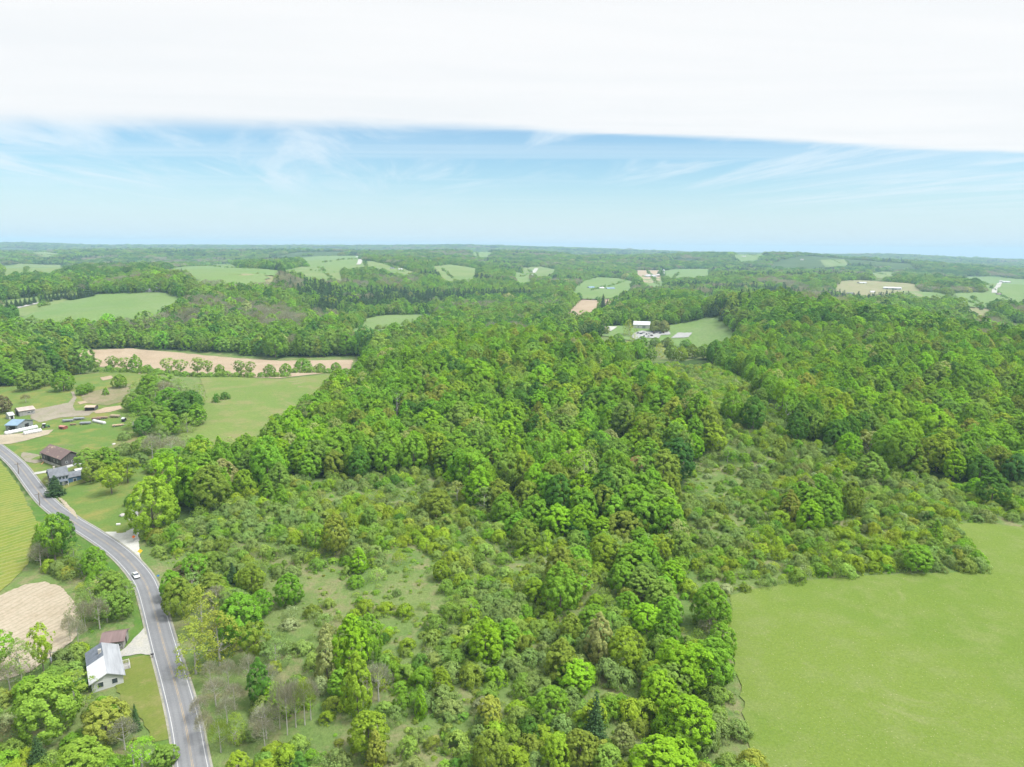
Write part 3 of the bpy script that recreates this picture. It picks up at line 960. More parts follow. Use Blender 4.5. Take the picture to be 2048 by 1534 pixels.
def crown(seed, shape, Ht=13.0, R=5.0, nc=60, nl=75, size=0.30, cl=0.27, gap=0.0):
    """leaf clumps spread through the volume of a crown"""
    rng = np.random.default_rng(seed)
    prof, b = PROFILE[shape]
    z0 = Ht * b
    hc = Ht - z0
    k = np.arange(nc)
    t = (k + 0.5) / nc
    t = t ** 0.85 if shape != 'spire' else t ** 1.25
    ph = k * 2.39996 + rng.normal(0, 0.5, nc)
    lob = 1 + 0.09 * np.sin(ph * 2 + seed) + 0.07 * np.sin(ph * 3 + seed * 1.7)
    rr = prof(t) * R * lob * np.where(rng.random(nc) < 0.22, rng.uniform(0.25, 0.7, nc), rng.uniform(0.86, 1.0, nc))
    C = np.stack([np.cos(ph) * rr, np.sin(ph) * rr, z0 + hc * t * rng.uniform(0.94, 1.02, nc)], 1)
    rc = R * cl * np.exp(rng.normal(0.0, .24, nc)) * (0.75 + 0.25 * prof(t))
    if gap:
        keep = rng.random(nc) > gap
        C, rc = C[keep], rc[keep]
    mid = np.array([0, 0, z0 + hc * 0.35])
    out = C - mid
    out /= np.linalg.norm(out, axis=1)[:, None] + 1e-9
    cs, ns = [], []
    for c, r, o in zip(C, rc, out):
        m = max(6, int(nl * (r / (R * cl)) ** 2))
        d = unit(rng, m) + o * 0.75 + np.array([0, 0, 0.2])
        d /= np.linalg.norm(d, axis=1)[:, None]
        q = c + d * r * rng.uniform(0.50, 1.12, m)[:, None]
        cs.append(q)
        ns.append(d * .65 + o * .85 + np.array([0, 0, .12]))
    cs, ns = np.concatenate(cs), np.concatenate(ns)
    ok = cs[:, 2] > 0.1
    return leaves(cs[ok], ns[ok], size, rng)


def limbs(seed, Ht=13.0, R=5.0, r0=0.26, top=0.72, n=7, sides=6, twig=0):
    rng = random.Random(seed)
    mb = MB()
    lean = (rng.uniform(-.4, .4), rng.uniform(-.4, .4))
    hs = [0, .15, .35, .55, top]
    pts = [(lean[0] * h * h * 2, lean[1] * h * h * 2, Ht * h - (0.4 if h == 0 else 0)) for h in hs]
    mb.tube(pts, [r0 * 1.25, r0, r0 * .78, r0 * .5, r0 * .2], sides)
    for i in range(n):
        h = rng.uniform(.24, top - .05)
        a = i * 2.4 + rng.uniform(-.4, .4)
        L = R * rng.uniform(.55, .9) * (1.15 - h * .6)
        s = Vector((lean[0] * h * h * 2, lean[1] * h * h * 2, Ht * h))
        e = s + Vector((math.cos(a) * L, math.sin(a) * L, L * rng.uniform(.5, 1.0)))
        m = s.lerp(e, .5) + Vector((0, 0, -.08 * L))
        rb = r0 * .42 * (1.1 - h)
        mb.tube([s, m, e], [rb, rb * .7, rb * .25], 4)
        for k in range(twig):
            f = rng.uniform(.3, 1)
            q = s.lerp(e, f)
            d = Vector((rng.gauss(0, 1), rng.gauss(0, 1), rng.uniform(.2, 1.6))).normalized()
            mb.tube([q, q + d * L * .25, q + d * L * .45 + Vector((0, 0, .25))], [rb * .32, rb * .22, rb * .1], 3)
    return mb


def twigs(seed, Ht, R, n, size):
    """fine outer twigs and buds of a tree not yet in leaf: thin slivers through the crown"""
    rng = np.random.default_rng(seed)
    d = unit(rng, n)
    d[:, 2] = np.abs(d[:, 2]) * 1.0 - 0.25
    q = d * np.array([R, R, Ht * 0.48]) * rng.uniform(0.35, 1.0, n)[:, None] ** 0.6 + np.array([0, 0, Ht * 0.52])
    T = d * np.array([.8, .8, .5]) + np.array([0, 0, .7]) + rng.normal(0, .35, (n, 3))
    T /= np.linalg.norm(T, axis=1)[:, None]
    B = np.cross(T, rng.normal(0, 1, (n, 3)))
    B /= np.linalg.norm(B, axis=1)[:, None] + 1e-9
    L = size * rng.uniform(.6, 1.4, n)[:, None]
    w_ = 0.045
    v = np.stack([q - B * w_, q + B * w_, q + T * L + B * w_ * .4, q + T * L - B * w_ * .4], 1)
    return v.reshape(-1, 3), np.arange(4 * n).reshape(n, 4)


def spruce(seed, Ht=14.0, R=3.2, whorls=20, per=15, nl=9, size=0.30, base=0.04):
    rng = np.random.default_rng(seed)
    cs, ns = [], []
    for w_ in range(whorls):
        t = (w_ + 0.5) / whorls
        z = Ht * (base + (1 - base) * t)
        L = R * (1 - t) ** 0.85 * rng.uniform(0.85, 1.1) + 0.15
        m = max(4, int(per * (1 - t) ** .6) + 2)
        for i in range(m):
            a = 2 * math.pi * (i + rng.random()) / m
            l_ = L * rng.uniform(0.72, 1.08)
            k = max(3, int(nl * l_ / R) + 2)
            f = np.linspace(0.25, 1.0, k)
            x = np.cos(a) * l_ * f
            y = np.sin(a) * l_ * f
            zz = z - l_ * 0.30 * f + 0.12 * l_ * f * f + rng.normal(0, .10, k)
            cs.append(np.stack([x + rng.normal(0, .14, k), y + rng.normal(0, .14, k), zz], 1))
            ns.append(np.stack([np.full(k, np.cos(a) * .55), np.full(k, np.sin(a) * .55), np.full(k, .85)], 1))
    cs.append(np.array([[0, 0, Ht * .99], [0, 0, Ht * 1.01]]))
    ns.append(np.array([[1., 0, 0], [0, 1., 0]]))
    return leaves(np.concatenate(cs), np.concatenate(ns), size, rng, 0.35)


def leafmesh(name, vf, mat):
    me = mesh_np(name, *vf)
    me.materials.append(mat)
    return me


# prototypes: kind -> list of (crown mesh, trunk mesh, height, radius)
PROTO = {}
for kind, shape, Ht, R, nc, nl, sz, cl, nvar in (('dome', 'dome', 13, 5.0, 240, 50, .205, .125, 5), ('oval', 'oval', 14, 4.3, 230, 50, .205, .13, 4), ('spire', 'spire', 13, 3.7, 180, 44, .20, .15, 3),
                                                 ('vase', 'vase', 14, 5.0, 120, 36, .24, .15, 3), ('open', 'oval', 14, 4.6, 96, 22, .20, .19, 3)):
    PROTO[kind] = []
    for i in range(nvar):
        cm = leafmesh('crown', crown(100 + 17 * i + len(kind) * 7, shape, Ht, R, nc, nl, sz, cl, 0.1 if kind in ('vase', 'open') else 0), M_leaf)
        tm = limbs(7 + i, Ht, R, .24, .74, 9 if kind in ('open', 'vase') else 6, 6, 3 if kind == 'open' else 0).me('trunk')
        tm.materials.append(M_palebark if kind == 'open' else M_bark)
        PROTO[kind].append((cm, tm, Ht, R))
PROTO['bare'] = []
for i in range(3):
    cm = leafmesh('twigs', twigs(40 + i, 13, 4.0, 1500, .75), M_leaf)
    tm = limbs(60 + i, 13, 4.2, .20, .86, 13, 5, 7).me('trunk')
    tm.materials.append(M_palebark)
    PROTO['bare'].append((cm, tm, 13, 4.0))
PROTO['spruce'] = []
for i in range(3):
    cm = leafmesh('crown', spruce(80 + i, 14, 3.4 - .35 * i, 24, 17, 10, .27), M_needle)
    tm = MB().tube([(0, 0, -.4), (0, 0, 6), (0, 0, 13)], [.26, .18, .04], 6).me('trunk')
    tm.materials.append(M_bark)
    PROTO['spruce'].append((cm, tm, 14, 3.4 - .35 * i))
SHRUB = []
for i in range(6):
    SHRUB.append((leafmesh('shrub', crown(300 + i, 'bush', 3.2, 2.6, 64, 46, .145, .22), M_leaf), None, 3.2, 2.5))
for i in range(2):
    v, f = crown(330 + i, 'bush', 3.2, 2.5, 20, 20, .15, .36)
    v2, f2 = twigs(335 + i, 3.0, 2.2, 260, .5)
    SHRUB.append((leafmesh('shrub', (np.vstack([v, v2]), np.vstack([f, f2 + len(v)])), M_leaf), None, 3.2, 2.5))

rngS = np.random.default_rng(5)
TREES = []        # every individual: dict(root, u, v, kind, colour, ...)


def jitter_tint(name, rng, amt=0.10):
    c = np.array(TINT[name])
    return [float(q) for q in np.clip(c * 1.12 * (1 + rng.normal(0, amt)) * (1 + rng.normal(0, amt * 0.45, 3)), 0.01, 0.8)]


NAMES = {'spruce': ('spruce_tree', 'spruce'), 'bare': ('bare_tree', 'bare tree')}


def put_tree(kind, P, h, wd, colour, var=None, group=None, rng=rngS, info=None):
    """an individual tree: Empty at its base > trunk, crown"""
    cm, tm, Ht, R = PROTO[kind][int(rng.integers(len(PROTO[kind]))) if var is None else var]
    nm, cat = NAMES.get(kind, ('broadleaf_tree', 'tree'))
    root = thing(nm, tuple(P), float(rng.uniform(0, 6.28)), None, cat, group)
    s = (wd / 2 / R, wd / 2 / R * float(rng.uniform(.92, 1.08)), h / Ht)
    root.scale = s
    tr = link('trunk', tm, None, root)
    cr = link('twigs' if kind == 'bare' else 'crown', cm, None, root)
    cr['tint'] = jitter_tint(colour, rng, 0.06)
    u, v, D = project(np.array(P) + np.array([0, 0, h * .5]))
    d = dict(root=root, u=float(u[0]), v=float(v[0]), kind=kind, colour=colour, D=float(D[0]), px=wd * F / float(D[0]), noun={'spruce': 'spruce', 'bare': 'leafless tree'}.get(kind, 'tree'))
    d.update(info or {})
    TREES.append(d)
    return d


def put_shrub(P, h, wd, colour, rng=rngS, group=None, var=None):
    me, _, Ht, R = SHRUB[int(rng.integers(6)) if var is None else var]
    o = link('shrub', me)
    o.location = tuple(P)
    o.rotation_euler = (0, 0, float(rng.uniform(0, 6.28)))
    o.scale = (wd / 2 / R, wd / 2 / R * float(rng.uniform(.85, 1.15)), h / Ht)
    o['tint'] = jitter_tint(colour, rng, 0.08)
    tag(o, None, 'shrub', group)
    u, v, D = project(np.array(P) + np.array([0, 0, h * .5]))
    d = dict(root=o, u=float(u[0]), v=float(v[0]), kind='shrub', colour=colour, D=float(D[0]), noun='shrub')
    TREES.append(d)
    return d


def px_tree(u, v, hpx, wpx, kind, colour, label=None, mark=None, var=None):
    """a tree whose base shows at u, v and which is hpx tall and wpx wide in the photograph"""
    P = at(u, v)
    D = float(project(P)[2][0])
    al = math.atan2(CAMZ - P[2], math.hypot(P[0], P[1]))
    wd = wpx * D / F
    h = max((hpx * D / F - 0.30 * wd * math.sin(al)) / math.cos(al), wd * 0.5)
    if kind == 'shrub':
        d = put_shrub(P, h, wd, colour, group='shrubs of the overgrown slope', var=var)
    else:
        d = put_tree(kind, P, h, wd, colour, var)
    d['label'], d['mark'] = label, mark
    return d


# trees one can single out in the photograph: base u, v, height and width in its pixels
for a in (
    (705, 1348, 116, 66, 'oval', 'bright-green', 'tall bright-green maple, biggest of the lower slope', 'the tall bright-green maple'),
    (738, 1322, 94, 54, 'dome', 'mid-green'), (655, 1362, 112, 50, 'spire', 'cream-budded', 'cream-budded tree beside the tall bright-green maple', 'the cream-budded slope tree'),
    (716, 1432, 120, 58, 'oval', 'lime-green'), (757, 1402, 84, 58, 'bare', 'grey-twigged'), (738, 1505, 84, 74, 'dome', 'lime-green'), (752, 1534, 74, 46, 'spire', 'yellow-green'),
    (560, 1458, 108, 42, 'bare', 'grey-twigged'), (575, 1470, 112, 40, 'bare', 'grey-twigged'), (592, 1455, 106, 40, 'bare', 'grey-twigged'), (610, 1450, 100, 44, 'bare', 'olive-green'), (622, 1440, 90, 40, 'bare', 'grey-twigged'),
    (972, 1330, 96, 68, 'oval', 'bright-green', 'vivid green tree alone among pale shrubs of the lower slope', 'the vivid green slope tree'), (980, 1545, 84, 66, 'dome', 'olive-green'), (885, 1382, 50, 42, 'spire', 'lime-green'), (842, 1436, 64, 28, 'spire', 'bright-green'),
    (1197, 1327, 98, 54, 'oval', 'cream-budded', 'cream-budded tree in the belt left of the meadow', 'the cream-budded belt tree'), (1250, 1338, 86, 74, 'dome', 'lime-green'), (1293, 1262, 58, 64, 'dome', 'bright-green'), (1122, 1364, 88, 64, 'oval', 'olive-green'),
    (1152, 1380, 64, 72, 'dome', 'bright-green'), (1190, 1480, 94, 54, 'spruce', 'spruce-green', 'dark spruce standing alone in the tree belt left of the meadow', 'the lone dark belt spruce', 0), (1330, 1570, 96, 132, 'dome', 'bright-green', 'broad bright-green tree cut by the lower frame edge near the meadow', 'the broad green bottom tree'),
    (1112, 1548, 72, 56, 'dome', 'lime-green'), (1420, 1368, 96, 88, 'dome', 'mid-green', 'big broad green tree at the meadow edge with dark hollow below', 'the big meadow-edge tree'), (1340, 1352, 76, 62, 'dome', 'bright-green'), (1312, 1375, 56, 56, 'dome', 'lime-green'),
    (1400, 1502, 56, 66, 'shrub', 'grey-green', 'rounded grey-green willow bush at the meadow edge', 'the grey-green willow bush', 1), (1418, 1270, 42, 46, 'bare', 'grey-twigged'), (1120, 1228, 104, 70, 'oval', 'mid-green'), (1070, 1208, 56, 50, 'oval', 'lime-green'), (1160, 1535, 76, 70, 'dome', 'olive-green'),
    (1215, 1550, 60, 60, 'dome', 'soft-green'), (1245, 1505, 58, 44, 'oval', 'tan-budded'), (1272, 972, 62, 46, 'dome', 'rust-brown', 'rust-brown budding tree among green crowns', 'the rust-brown tree'), (1352, 957, 84, 70, 'dome', 'blue-green', 'large dark blue-green tree at the wood edge', 'the dark blue-green tree'),
    (1294, 947, 72, 56, 'oval', 'mid-green'), (1250, 912, 42, 36, 'dome', 'bright-green'), (1182, 994, 62, 44, 'spire', 'bright-green'), (1325, 1028, 66, 54, 'oval', 'bright-green', 'vivid green tree at the tip of the wood below the dark blue-green tree', 'the vivid wood-tip tree'),
    (1505, 857, 68, 48, 'oval', 'dark-green', 'dark green egg-shaped tree standing clear of the wood', 'the dark egg-shaped tree'), (1462, 840, 60, 44, 'dome', 'mid-green'), (1425, 902, 58, 48, 'oval', 'lime-green'), (1200, 863, 54, 32, 'spire', 'bright-green'), (1250, 845, 44, 40, 'dome', 'cream-budded'),
    (1150, 960, 42, 30, 'oval', 'tan-budded'), (1230, 960, 62, 60, 'dome', 'mid-green'), (1218, 905, 48, 40, 'dome', 'cream-budded'), (1592, 884, 64, 38, 'oval', 'dark-green', 'dark green column-like tree alone among pale shrubs', 'the dark column-like tree'), (1800, 947, 88, 66, 'dome', 'mid-green'), (1770, 930, 80, 60, 'dome', 'mid-green'),
    (1832, 955, 62, 46, 'spire', 'olive-green'), (1982, 1010, 70, 56, 'oval', 'dark-green', 'rounded dark green tree above the far corner of the meadow', 'the dark tree above the meadow'), (2040, 952, 54, 62, 'dome', 'bright-green'), (1655, 1042, 82, 56, 'oval', 'mid-green'), (1617, 1064, 66, 52, 'dome', 'bright-green', 'bright-green tree foremost in the clump amid shrubs', 'the foremost clump tree'),
    (1698, 1032, 76, 42, 'oval', 'olive-green'), (1608, 1006, 56, 42, 'dome', 'tan-budded'), (1578, 1042, 64, 48, 'spire', 'yellow-green'), (1970, 892, 54, 54, 'dome', 'olive-green'), (1830, 1140, 54, 56, 'dome', 'mid-green'), (1740, 960, 58, 58, 'oval', 'soft-green'), (1695, 920, 56, 46, 'dome', 'bright-green'),
    (718, 954, 64, 44, 'oval', 'dark-green', 'dark green egg-shaped tree at the front edge of the hillside wood', 'the dark wood-edge tree'), (772, 944, 60, 46, 'dome', 'mid-green'), (670, 952, 54, 46, 'dome', 'olive-green'), (620, 958, 58, 42, 'oval', 'mid-green'), (672, 1108, 84, 48, 'oval', 'yellow-green', 'yellow-green tree standing in the open clearing', 'the yellow-green clearing tree'),
    (632, 1110, 66, 42, 'vase', 'soft-green'), (718, 1142, 50, 42, 'spire', 'bright-green'), (872, 1034, 60, 62, 'dome', 'olive-green'), (960, 1014, 82, 64, 'oval', 'bright-green'), (998, 1022, 66, 50, 'dome', 'olive-green'), (563, 1012, 46, 34, 'spire', 'mid-green'), (535, 1002, 54, 38, 'spire', 'mid-green'), (696, 1042, 32, 15, 'spire', 'lime-green'),
    (828, 940, 74, 54, 'dome', 'mid-green'), (560, 985, 62, 44, 'oval', 'soft-green'), (112, 992, 44, 40, 'spruce', 'spruce-green', 'dark spruce between the road and the blue house', 'the dark house spruce'), (98, 975, 28, 26, 'bare', 'plum-brown'),
    (178, 940, 46, 46, 'dome', 'soft-green'), (215, 944, 52, 46, 'dome', 'mid-green'), (190, 962, 46, 46, 'dome', 'olive-green'), (224, 988, 58, 48, 'vase', 'lime-green'), (256, 966, 52, 48, 'vase', 'lime-green'), (240, 940, 30, 34, 'dome', 'soft-green'),
    (372, 842, 60, 56, 'dome', 'dark-green'), (340, 825, 52, 48, 'dome', 'mid-green'), (352, 846, 52, 40, 'oval', 'mid-green'), (400, 810, 44, 30, 'open', 'soft-green'), (300, 800, 52, 46, 'dome', 'mid-green'), (322, 790, 50, 46, 'vase', 'soft-green'), (285, 830, 40, 40, 'dome', 'mid-green'), (310, 850, 44, 46, 'dome', 'soft-green'), (335, 872, 52, 46, 'dome', 'mid-green'),
    (290, 870, 40, 40, 'dome', 'dark-green'), (275, 800, 40, 40, 'open', 'grey-green'), (268, 822, 38, 38, 'dome', 'soft-green'), (330, 800, 46, 38, 'bare', 'grey-twigged'), (360, 800, 44, 36, 'open', 'grey-green'), (385, 825, 46, 40, 'dome', 'dark-green'), (395, 850, 46, 38, 'oval', 'mid-green'), (375, 865, 42, 40, 'open', 'soft-green'), (345, 785, 40, 36, 'open', 'grey-green'), (312, 815, 44, 40, 'open', 'soft-green'), (300, 845, 40, 36, 'oval', 'mid-green'), (320, 890, 44, 42, 'open', 'grey-green'), (268, 858, 34, 36, 'open', 'soft-green'), (355, 925, 34, 40, 'dome', 'mid-green'), (310, 945, 30, 40, 'dome', 'soft-green'), (280, 930, 26, 34, 'dome', 'grey-green'), (306, 922, 62, 42, 'bare', 'grey-twigged'), (345, 916, 52, 48, 'bare', 'grey-twigged', 'pale leafless tree with spreading crown by the pasture corner', 'the pale leafless tree'), (290, 910, 40, 44, 'dome', 'soft-green'), (330, 930, 36, 40, 'dome', 'mid-green'), (370, 900, 36, 36, 'open', 'grey-green'),
    (262, 1010, 22, 24, 'shrub', 'dark-green', 'dark round bush alone on the slope beside the gravel lane', 'the round slope bush'), (433, 805, 17, 15, 'shrub', 'dark-green'), (450, 799, 15, 17, 'shrub', 'dark-green'), (250, 880, 18, 22, 'shrub', 'grey-green'), (252, 908, 22, 40, 'shrub', 'grey-green'),
    (112, 1128, 100, 54, 'vase', 'mid-green', 'tall dark tree overhanging the road bend from below', 'the road-bend tree'), (125, 1108, 84, 54, 'dome', 'dark-green'), (96, 1120, 70, 34, 'vase', 'mid-green'), (82, 1137, 62, 42, 'bare', 'grey-twigged'), (98, 1142, 24, 26, 'shrub', 'lime-green'),
    (150, 1130, 50, 34, 'open', 'soft-green'), (165, 1150, 52, 40, 'open', 'soft-green'), (190, 1150, 60, 44, 'dome', 'mid-green'), (205, 1180, 56, 46, 'open', 'mid-green'), (225, 1200, 62, 52, 'dome', 'soft-green'), (185, 1215, 60, 40, 'open', 'soft-green'), (165, 1250, 76, 44, 'open', 'grey-green'),
    (200, 1258, 72, 44, 'bare', 'grey-twigged'), (215, 1245, 66, 44, 'open', 'soft-green'), (240, 1235, 58, 50, 'dome', 'soft-green'), (256, 1205, 50, 36, 'open', 'soft-green'), (141, 1283, 62, 28, 'bare', 'grey-twigged'), (158, 1296, 66, 36, 'bare', 'grey-twigged'), (172, 1262, 70, 26, 'bare', 'grey-twigged'),
    (392, 1348, 106, 78, 'open', 'yellow-green'), (440, 1332, 112, 84, 'open', 'yellow-green', 'broad yellow-green tree in the roadside belt', 'the broad yellow-green roadside tree'), (482, 1292, 108, 80, 'dome', 'mid-green'), (405, 1265, 96, 66, 'open', 'yellow-green'), (510, 1330, 88, 60, 'vase', 'olive-green'), (360, 1232, 80, 58, 'dome', 'olive-green'),
    (345, 1200, 62, 44, 'dome', 'mid-green'), (372, 1170, 46, 52, 'dome', 'plum-brown'), (466, 1165, 42, 26, 'spruce', 'spruce-green', 'small dark spruce at the roadside belt top', 'the small belt spruce'), (430, 1190, 46, 48, 'dome', 'olive-green'), (490, 1172, 36, 40, 'dome', 'lime-green'),
    (410, 1484, 70, 40, 'bare', 'grey-twigged'), (442, 1505, 74, 44, 'bare', 'olive-green'), (530, 1500, 70, 46, 'bare', 'grey-twigged'), (455, 1452, 66, 40, 'bare', 'grey-twigged'), (400, 1442, 56, 36, 'bare', 'grey-twigged'), (422, 1374, 60, 38, 'bare', 'grey-twigged'), (458, 1378, 66, 40, 'bare', 'grey-twigged'), (540, 1390, 70, 40, 'bare', 'grey-twigged'),
    (432, 1412, 64, 58, 'bare', 'grey-twigged', 'white-branched leafless tree in the roadside belt', 'the white-branched tree'), (470, 1420, 60, 46, 'bare', 'grey-twigged'), (470, 1490, 66, 50, 'open', 'olive-green'), (478, 1552, 50, 44, 'dome', 'lime-green'), (520, 1410, 90, 46, 'oval', 'dark-green'), (500, 1380, 80, 44, 'bare', 'grey-twigged'),
    (100, 1470, 124, 112, 'dome', 'grass-green', 'big light green tree below the white house', 'the big light-green house tree'), (150, 1408, 72, 86, 'open', 'olive-green'), (215, 1478, 84, 92, 'dome', 'yellow-green', 'yellow-green tree in front of the white house', 'the yellow-green house tree'), (250, 1500, 74, 56, 'bare', 'grey-twigged'),
    (273, 1460, 52, 20, 'spruce', 'spruce-green', 'slim dark spruce on the lawn below the white house', 'the slim lawn spruce', 2), (78, 1534, 66, 44, 'spruce', 'spruce-green', 'broad dark spruce in the lower corner below the white house', 'the corner spruce', 0), (170, 1556, 84, 92, 'dome', 'grass-green'), (285, 1540, 66, 70, 'open', 'mid-green'),
    (88, 1346, 98, 46, 'vase', 'lime-green', 'lime-green tree with a dark bare trunk beside the tilled field', 'the bare-trunked lime-green tree'), (45, 1368, 96, 62, 'open', 'grey-green'), (0, 1345, 86, 60, 'vase', 'mid-green'), (20, 1380, 60, 50, 'bare', 'grey-twigged'), (22, 1484, 44, 56, 'shrub', 'plum-brown', 'plum-brown bush in the lower corner thicket', 'the plum-brown bush', 6),
    (60, 1400, 50, 50, 'dome', 'mid-green'), (330, 1528, 40, 50, 'dome', 'soft-green'), (15, 1540, 40, 50, 'shrub', 'mid-green'),
    (128, 782, 42, 36, 'dome', 'mid-green'), (60, 780, 40, 46, 'dome', 'soft-green'), (30, 770, 44, 44, 'dome', 'mid-green'), (90, 772, 36, 36, 'dome', 'soft-green'), (240, 776, 28, 26, 'dome', 'mid-green'), (165, 790, 22, 22, 'dome', 'mid-green'), (178, 785, 20, 18, 'dome', 'mid-green'), (52, 806, 20, 18, 'bare', 'plum-brown'), (5, 826, 36, 34, 'dome', 'plum-brown'), (212, 790, 14, 14, 'shrub', 'mid-green')):
    px_tree(*a)

# spruce row along the lane on the left hill, and tree line along the far ploughed field
for i, u in enumerate((4, 15, 24, 33, 42, 51, 60, 69, 84, 92, 100, 108, 116, 124, 132)):
    v = 621 - (u - 4) * 0.18
    px_tree(u, v - (2 if i % 2 else 0), 17, 13, 'spruce', 'spruce-green')
for i, u in enumerate((143, 150, 157, 164, 171, 178, 185)):
    px_tree(u, 601 - (u - 143) * 0.18, 14, 11, 'spruce', 'spruce-green')
for u, h, wd, k, c in ((118, 26, 30, 'open', 'grey-green'), (150, 34, 36, 'dome', 'soft-green'), (192, 26, 26, 'vase', 'soft-green'), (226, 30, 24, 'vase', 'soft-green'), (250, 28, 30, 'vase', 'soft-green'), (272, 34, 22, 'oval', 'mid-green'), (296, 16, 20, 'dome', 'mid-green'),
                       (338, 32, 30, 'vase', 'pale-green'), (362, 30, 26, 'vase', 'soft-green'), (396, 36, 32, 'vase', 'pale-green'), (416, 30, 22, 'vase', 'soft-green'), (440, 22, 18, 'dome', 'mid-green'), (478, 30, 24, 'vase', 'soft-green'), (500, 28, 24, 'vase', 'soft-green'),
                       (540, 22, 22, 'dome', 'soft-green'), (572, 24, 22, 'dome', 'mid-green'), (606, 28, 30, 'dome', 'mid-green'), (640, 18, 22, 'dome', 'soft-green'), (672, 20, 22, 'dome', 'mid-green')):
    px_tree(u, 742 + 8 * min(1, max(0, (u - 250) / 150)) + (-6 if u > 600 else 0), h, wd, k, c)
for u in range(200, 700, 17):
    px_tree(u + rngS.uniform(-4, 4), 744 + 10 * min(1, max(0, (u - 250) / 150)) - (8 if u > 590 else 0), 10 + rngS.uniform(-3, 4), 18, 'shrub', 'soft-green')
# roadside and distant landmark conifers in the valley
for a in ((1206, 618, 30, 16), (1214, 622, 24, 14), (1228, 616, 18, 10), (1244, 620, 24, 14), (1256, 616, 26, 14), (1236, 622, 16, 10)):
    px_tree(*a, 'spruce', 'spruce-green')
# trees round the gravel car lot
for a in ((1258, 672, 34, 26, 'open', 'yellow-green'), (1312, 664, 24, 26, 'dome', 'tan-budded'), (1327, 665, 25, 24, 'dome', 'tan-budded'), (1212, 668, 18, 14, 'oval', 'yellow-green'), (1255, 712, 30, 28, 'open', 'yellow-green'), (1278, 718, 34, 26, 'oval', 'yellow-green'),
          (1300, 722, 32, 24, 'oval', 'mid-green'), (1318, 716, 30, 24, 'open', 'yellow-green'), (1342, 720, 34, 26, 'oval', 'soft-green'), (1362, 722, 30, 26, 'dome', 'lime-green'), (1384, 716, 28, 30, 'oval', 'olive-green'), (1408, 718, 30, 28, 'dome', 'mid-green'), (1430, 716, 28, 28, 'dome', 'dark-green'),
          (1452, 718, 30, 30, 'open', 'cream-budded'), (1268, 690, 24, 20, 'open', 'yellow-green'), (1284, 694, 22, 22, 'dome', 'mid-green'), (1310, 692, 18, 22, 'dome', 'soft-green'), (1335, 694, 20, 22, 'oval', 'olive-green'), (1236, 686, 20, 22, 'dome', 'mid-green'), (1372, 696, 18, 22, 'dome', 'mid-green'), (1238, 705, 28, 26, 'dome', 'bright-green'), (1180, 660, 14, 16, 'dome', 'soft-green'), (1375, 644, 22, 24, 'dome', 'mid-green'), (1392, 640, 24, 26, 'dome', 'dark-green'), (1350, 648, 20, 22, 'dome', 'mid-green'), (1330, 648, 20, 22, 'dome', 'dark-green')):
    px_tree(*a)
MARKED = [d for d in TREES if d.get('mark')]

# ------------------------------------------------------------------ scattered woods and scrub


def hexgrid(step, r0, r1, rng, jit=0.36, th=43.0):
    xs = np.arange(-r1, r1, step)
    ys = np.arange(0, r1, step * 0.866)
    gx, gy = np.meshgrid(xs, ys)
    gx = gx + (np.arange(len(ys)) % 2)[:, None] * step / 2
    gx, gy = gx.ravel(), gy.ravel()
    r = np.hypot(gx, gy)
    k = (r >= r0 - step) & (r < r1 + step) & (np.abs(np.arctan2(gx, gy)) < rad(th + 1))
    gx, gy = gx[k], gy[k]
    gx = gx + rng.normal(0, jit * step * .6, gx.shape)
    gy = gy + rng.normal(0, jit * step * .6, gy.shape)
    r = np.hypot(gx, gy)
    k = (r >= r0) & (r < r1)
    return gx[k], gy[k]


def zone(x, y):
    """0 nothing, 1 wood, 2 dense scrub, 3 clearing, 4 tree belt"""
    r = np.hypot(x, y)
    z = np.where(r > 330, 1, 2)
    for P in BELTW:
        z[inside(x, y, P)] = 4
    for P in WOODW:
        z[inside(x, y, P)] = 1
    for P in GULLYW:
        z[inside(x, y, P)] = 2
    for P in CLEARW:
        z[inside(x, y, P)] = 3
    for P in list(OPENW.values()) + [FARMW, GRAVELW, DRIVEW, VERGEW, HOUSEW, APRONW, SOILEDGEW] + NOWOOD:
        z[inside(x, y, P)] = 0
    near = (np.abs(x) < 420) & (y < 420)
    if near.any():
        d = path_dist(x[near], y[near], RC[::3])
        zz = z[near]
        zz[d < 9] = 0
        z[near] = zz
    return z


USED = np.array([[*d['root'].location[:2], d.get('px', 20) * d['D'] / F * 0.36 + 0.6] for d in TREES])


def free(x, y, k=1.0):
    ok = np.ones(len(x), bool)
    for ux, uy, ur in USED:
        ok &= (x - ux) ** 2 + (y - uy) ** 2 > (ur * k + 1.2) ** 2
    return ok


def pick(names, probs, n, rng):
    return np.array(names)[rng.choice(len(names), n, p=np.array(probs) / sum(probs))]


rngT = np.random.default_rng(11)
WC = (['mid-green', 'bright-green', 'lime-green', 'yellow-green', 'olive-green', 'dark-green', 'blue-green', 'soft-green', 'cream-budded', 'tan-budded', 'rust-brown', 'grey-twigged'],
      [42, 26, 10, 3, 9, 6, .5, 14, 1.5, 1.0, .1, .5])


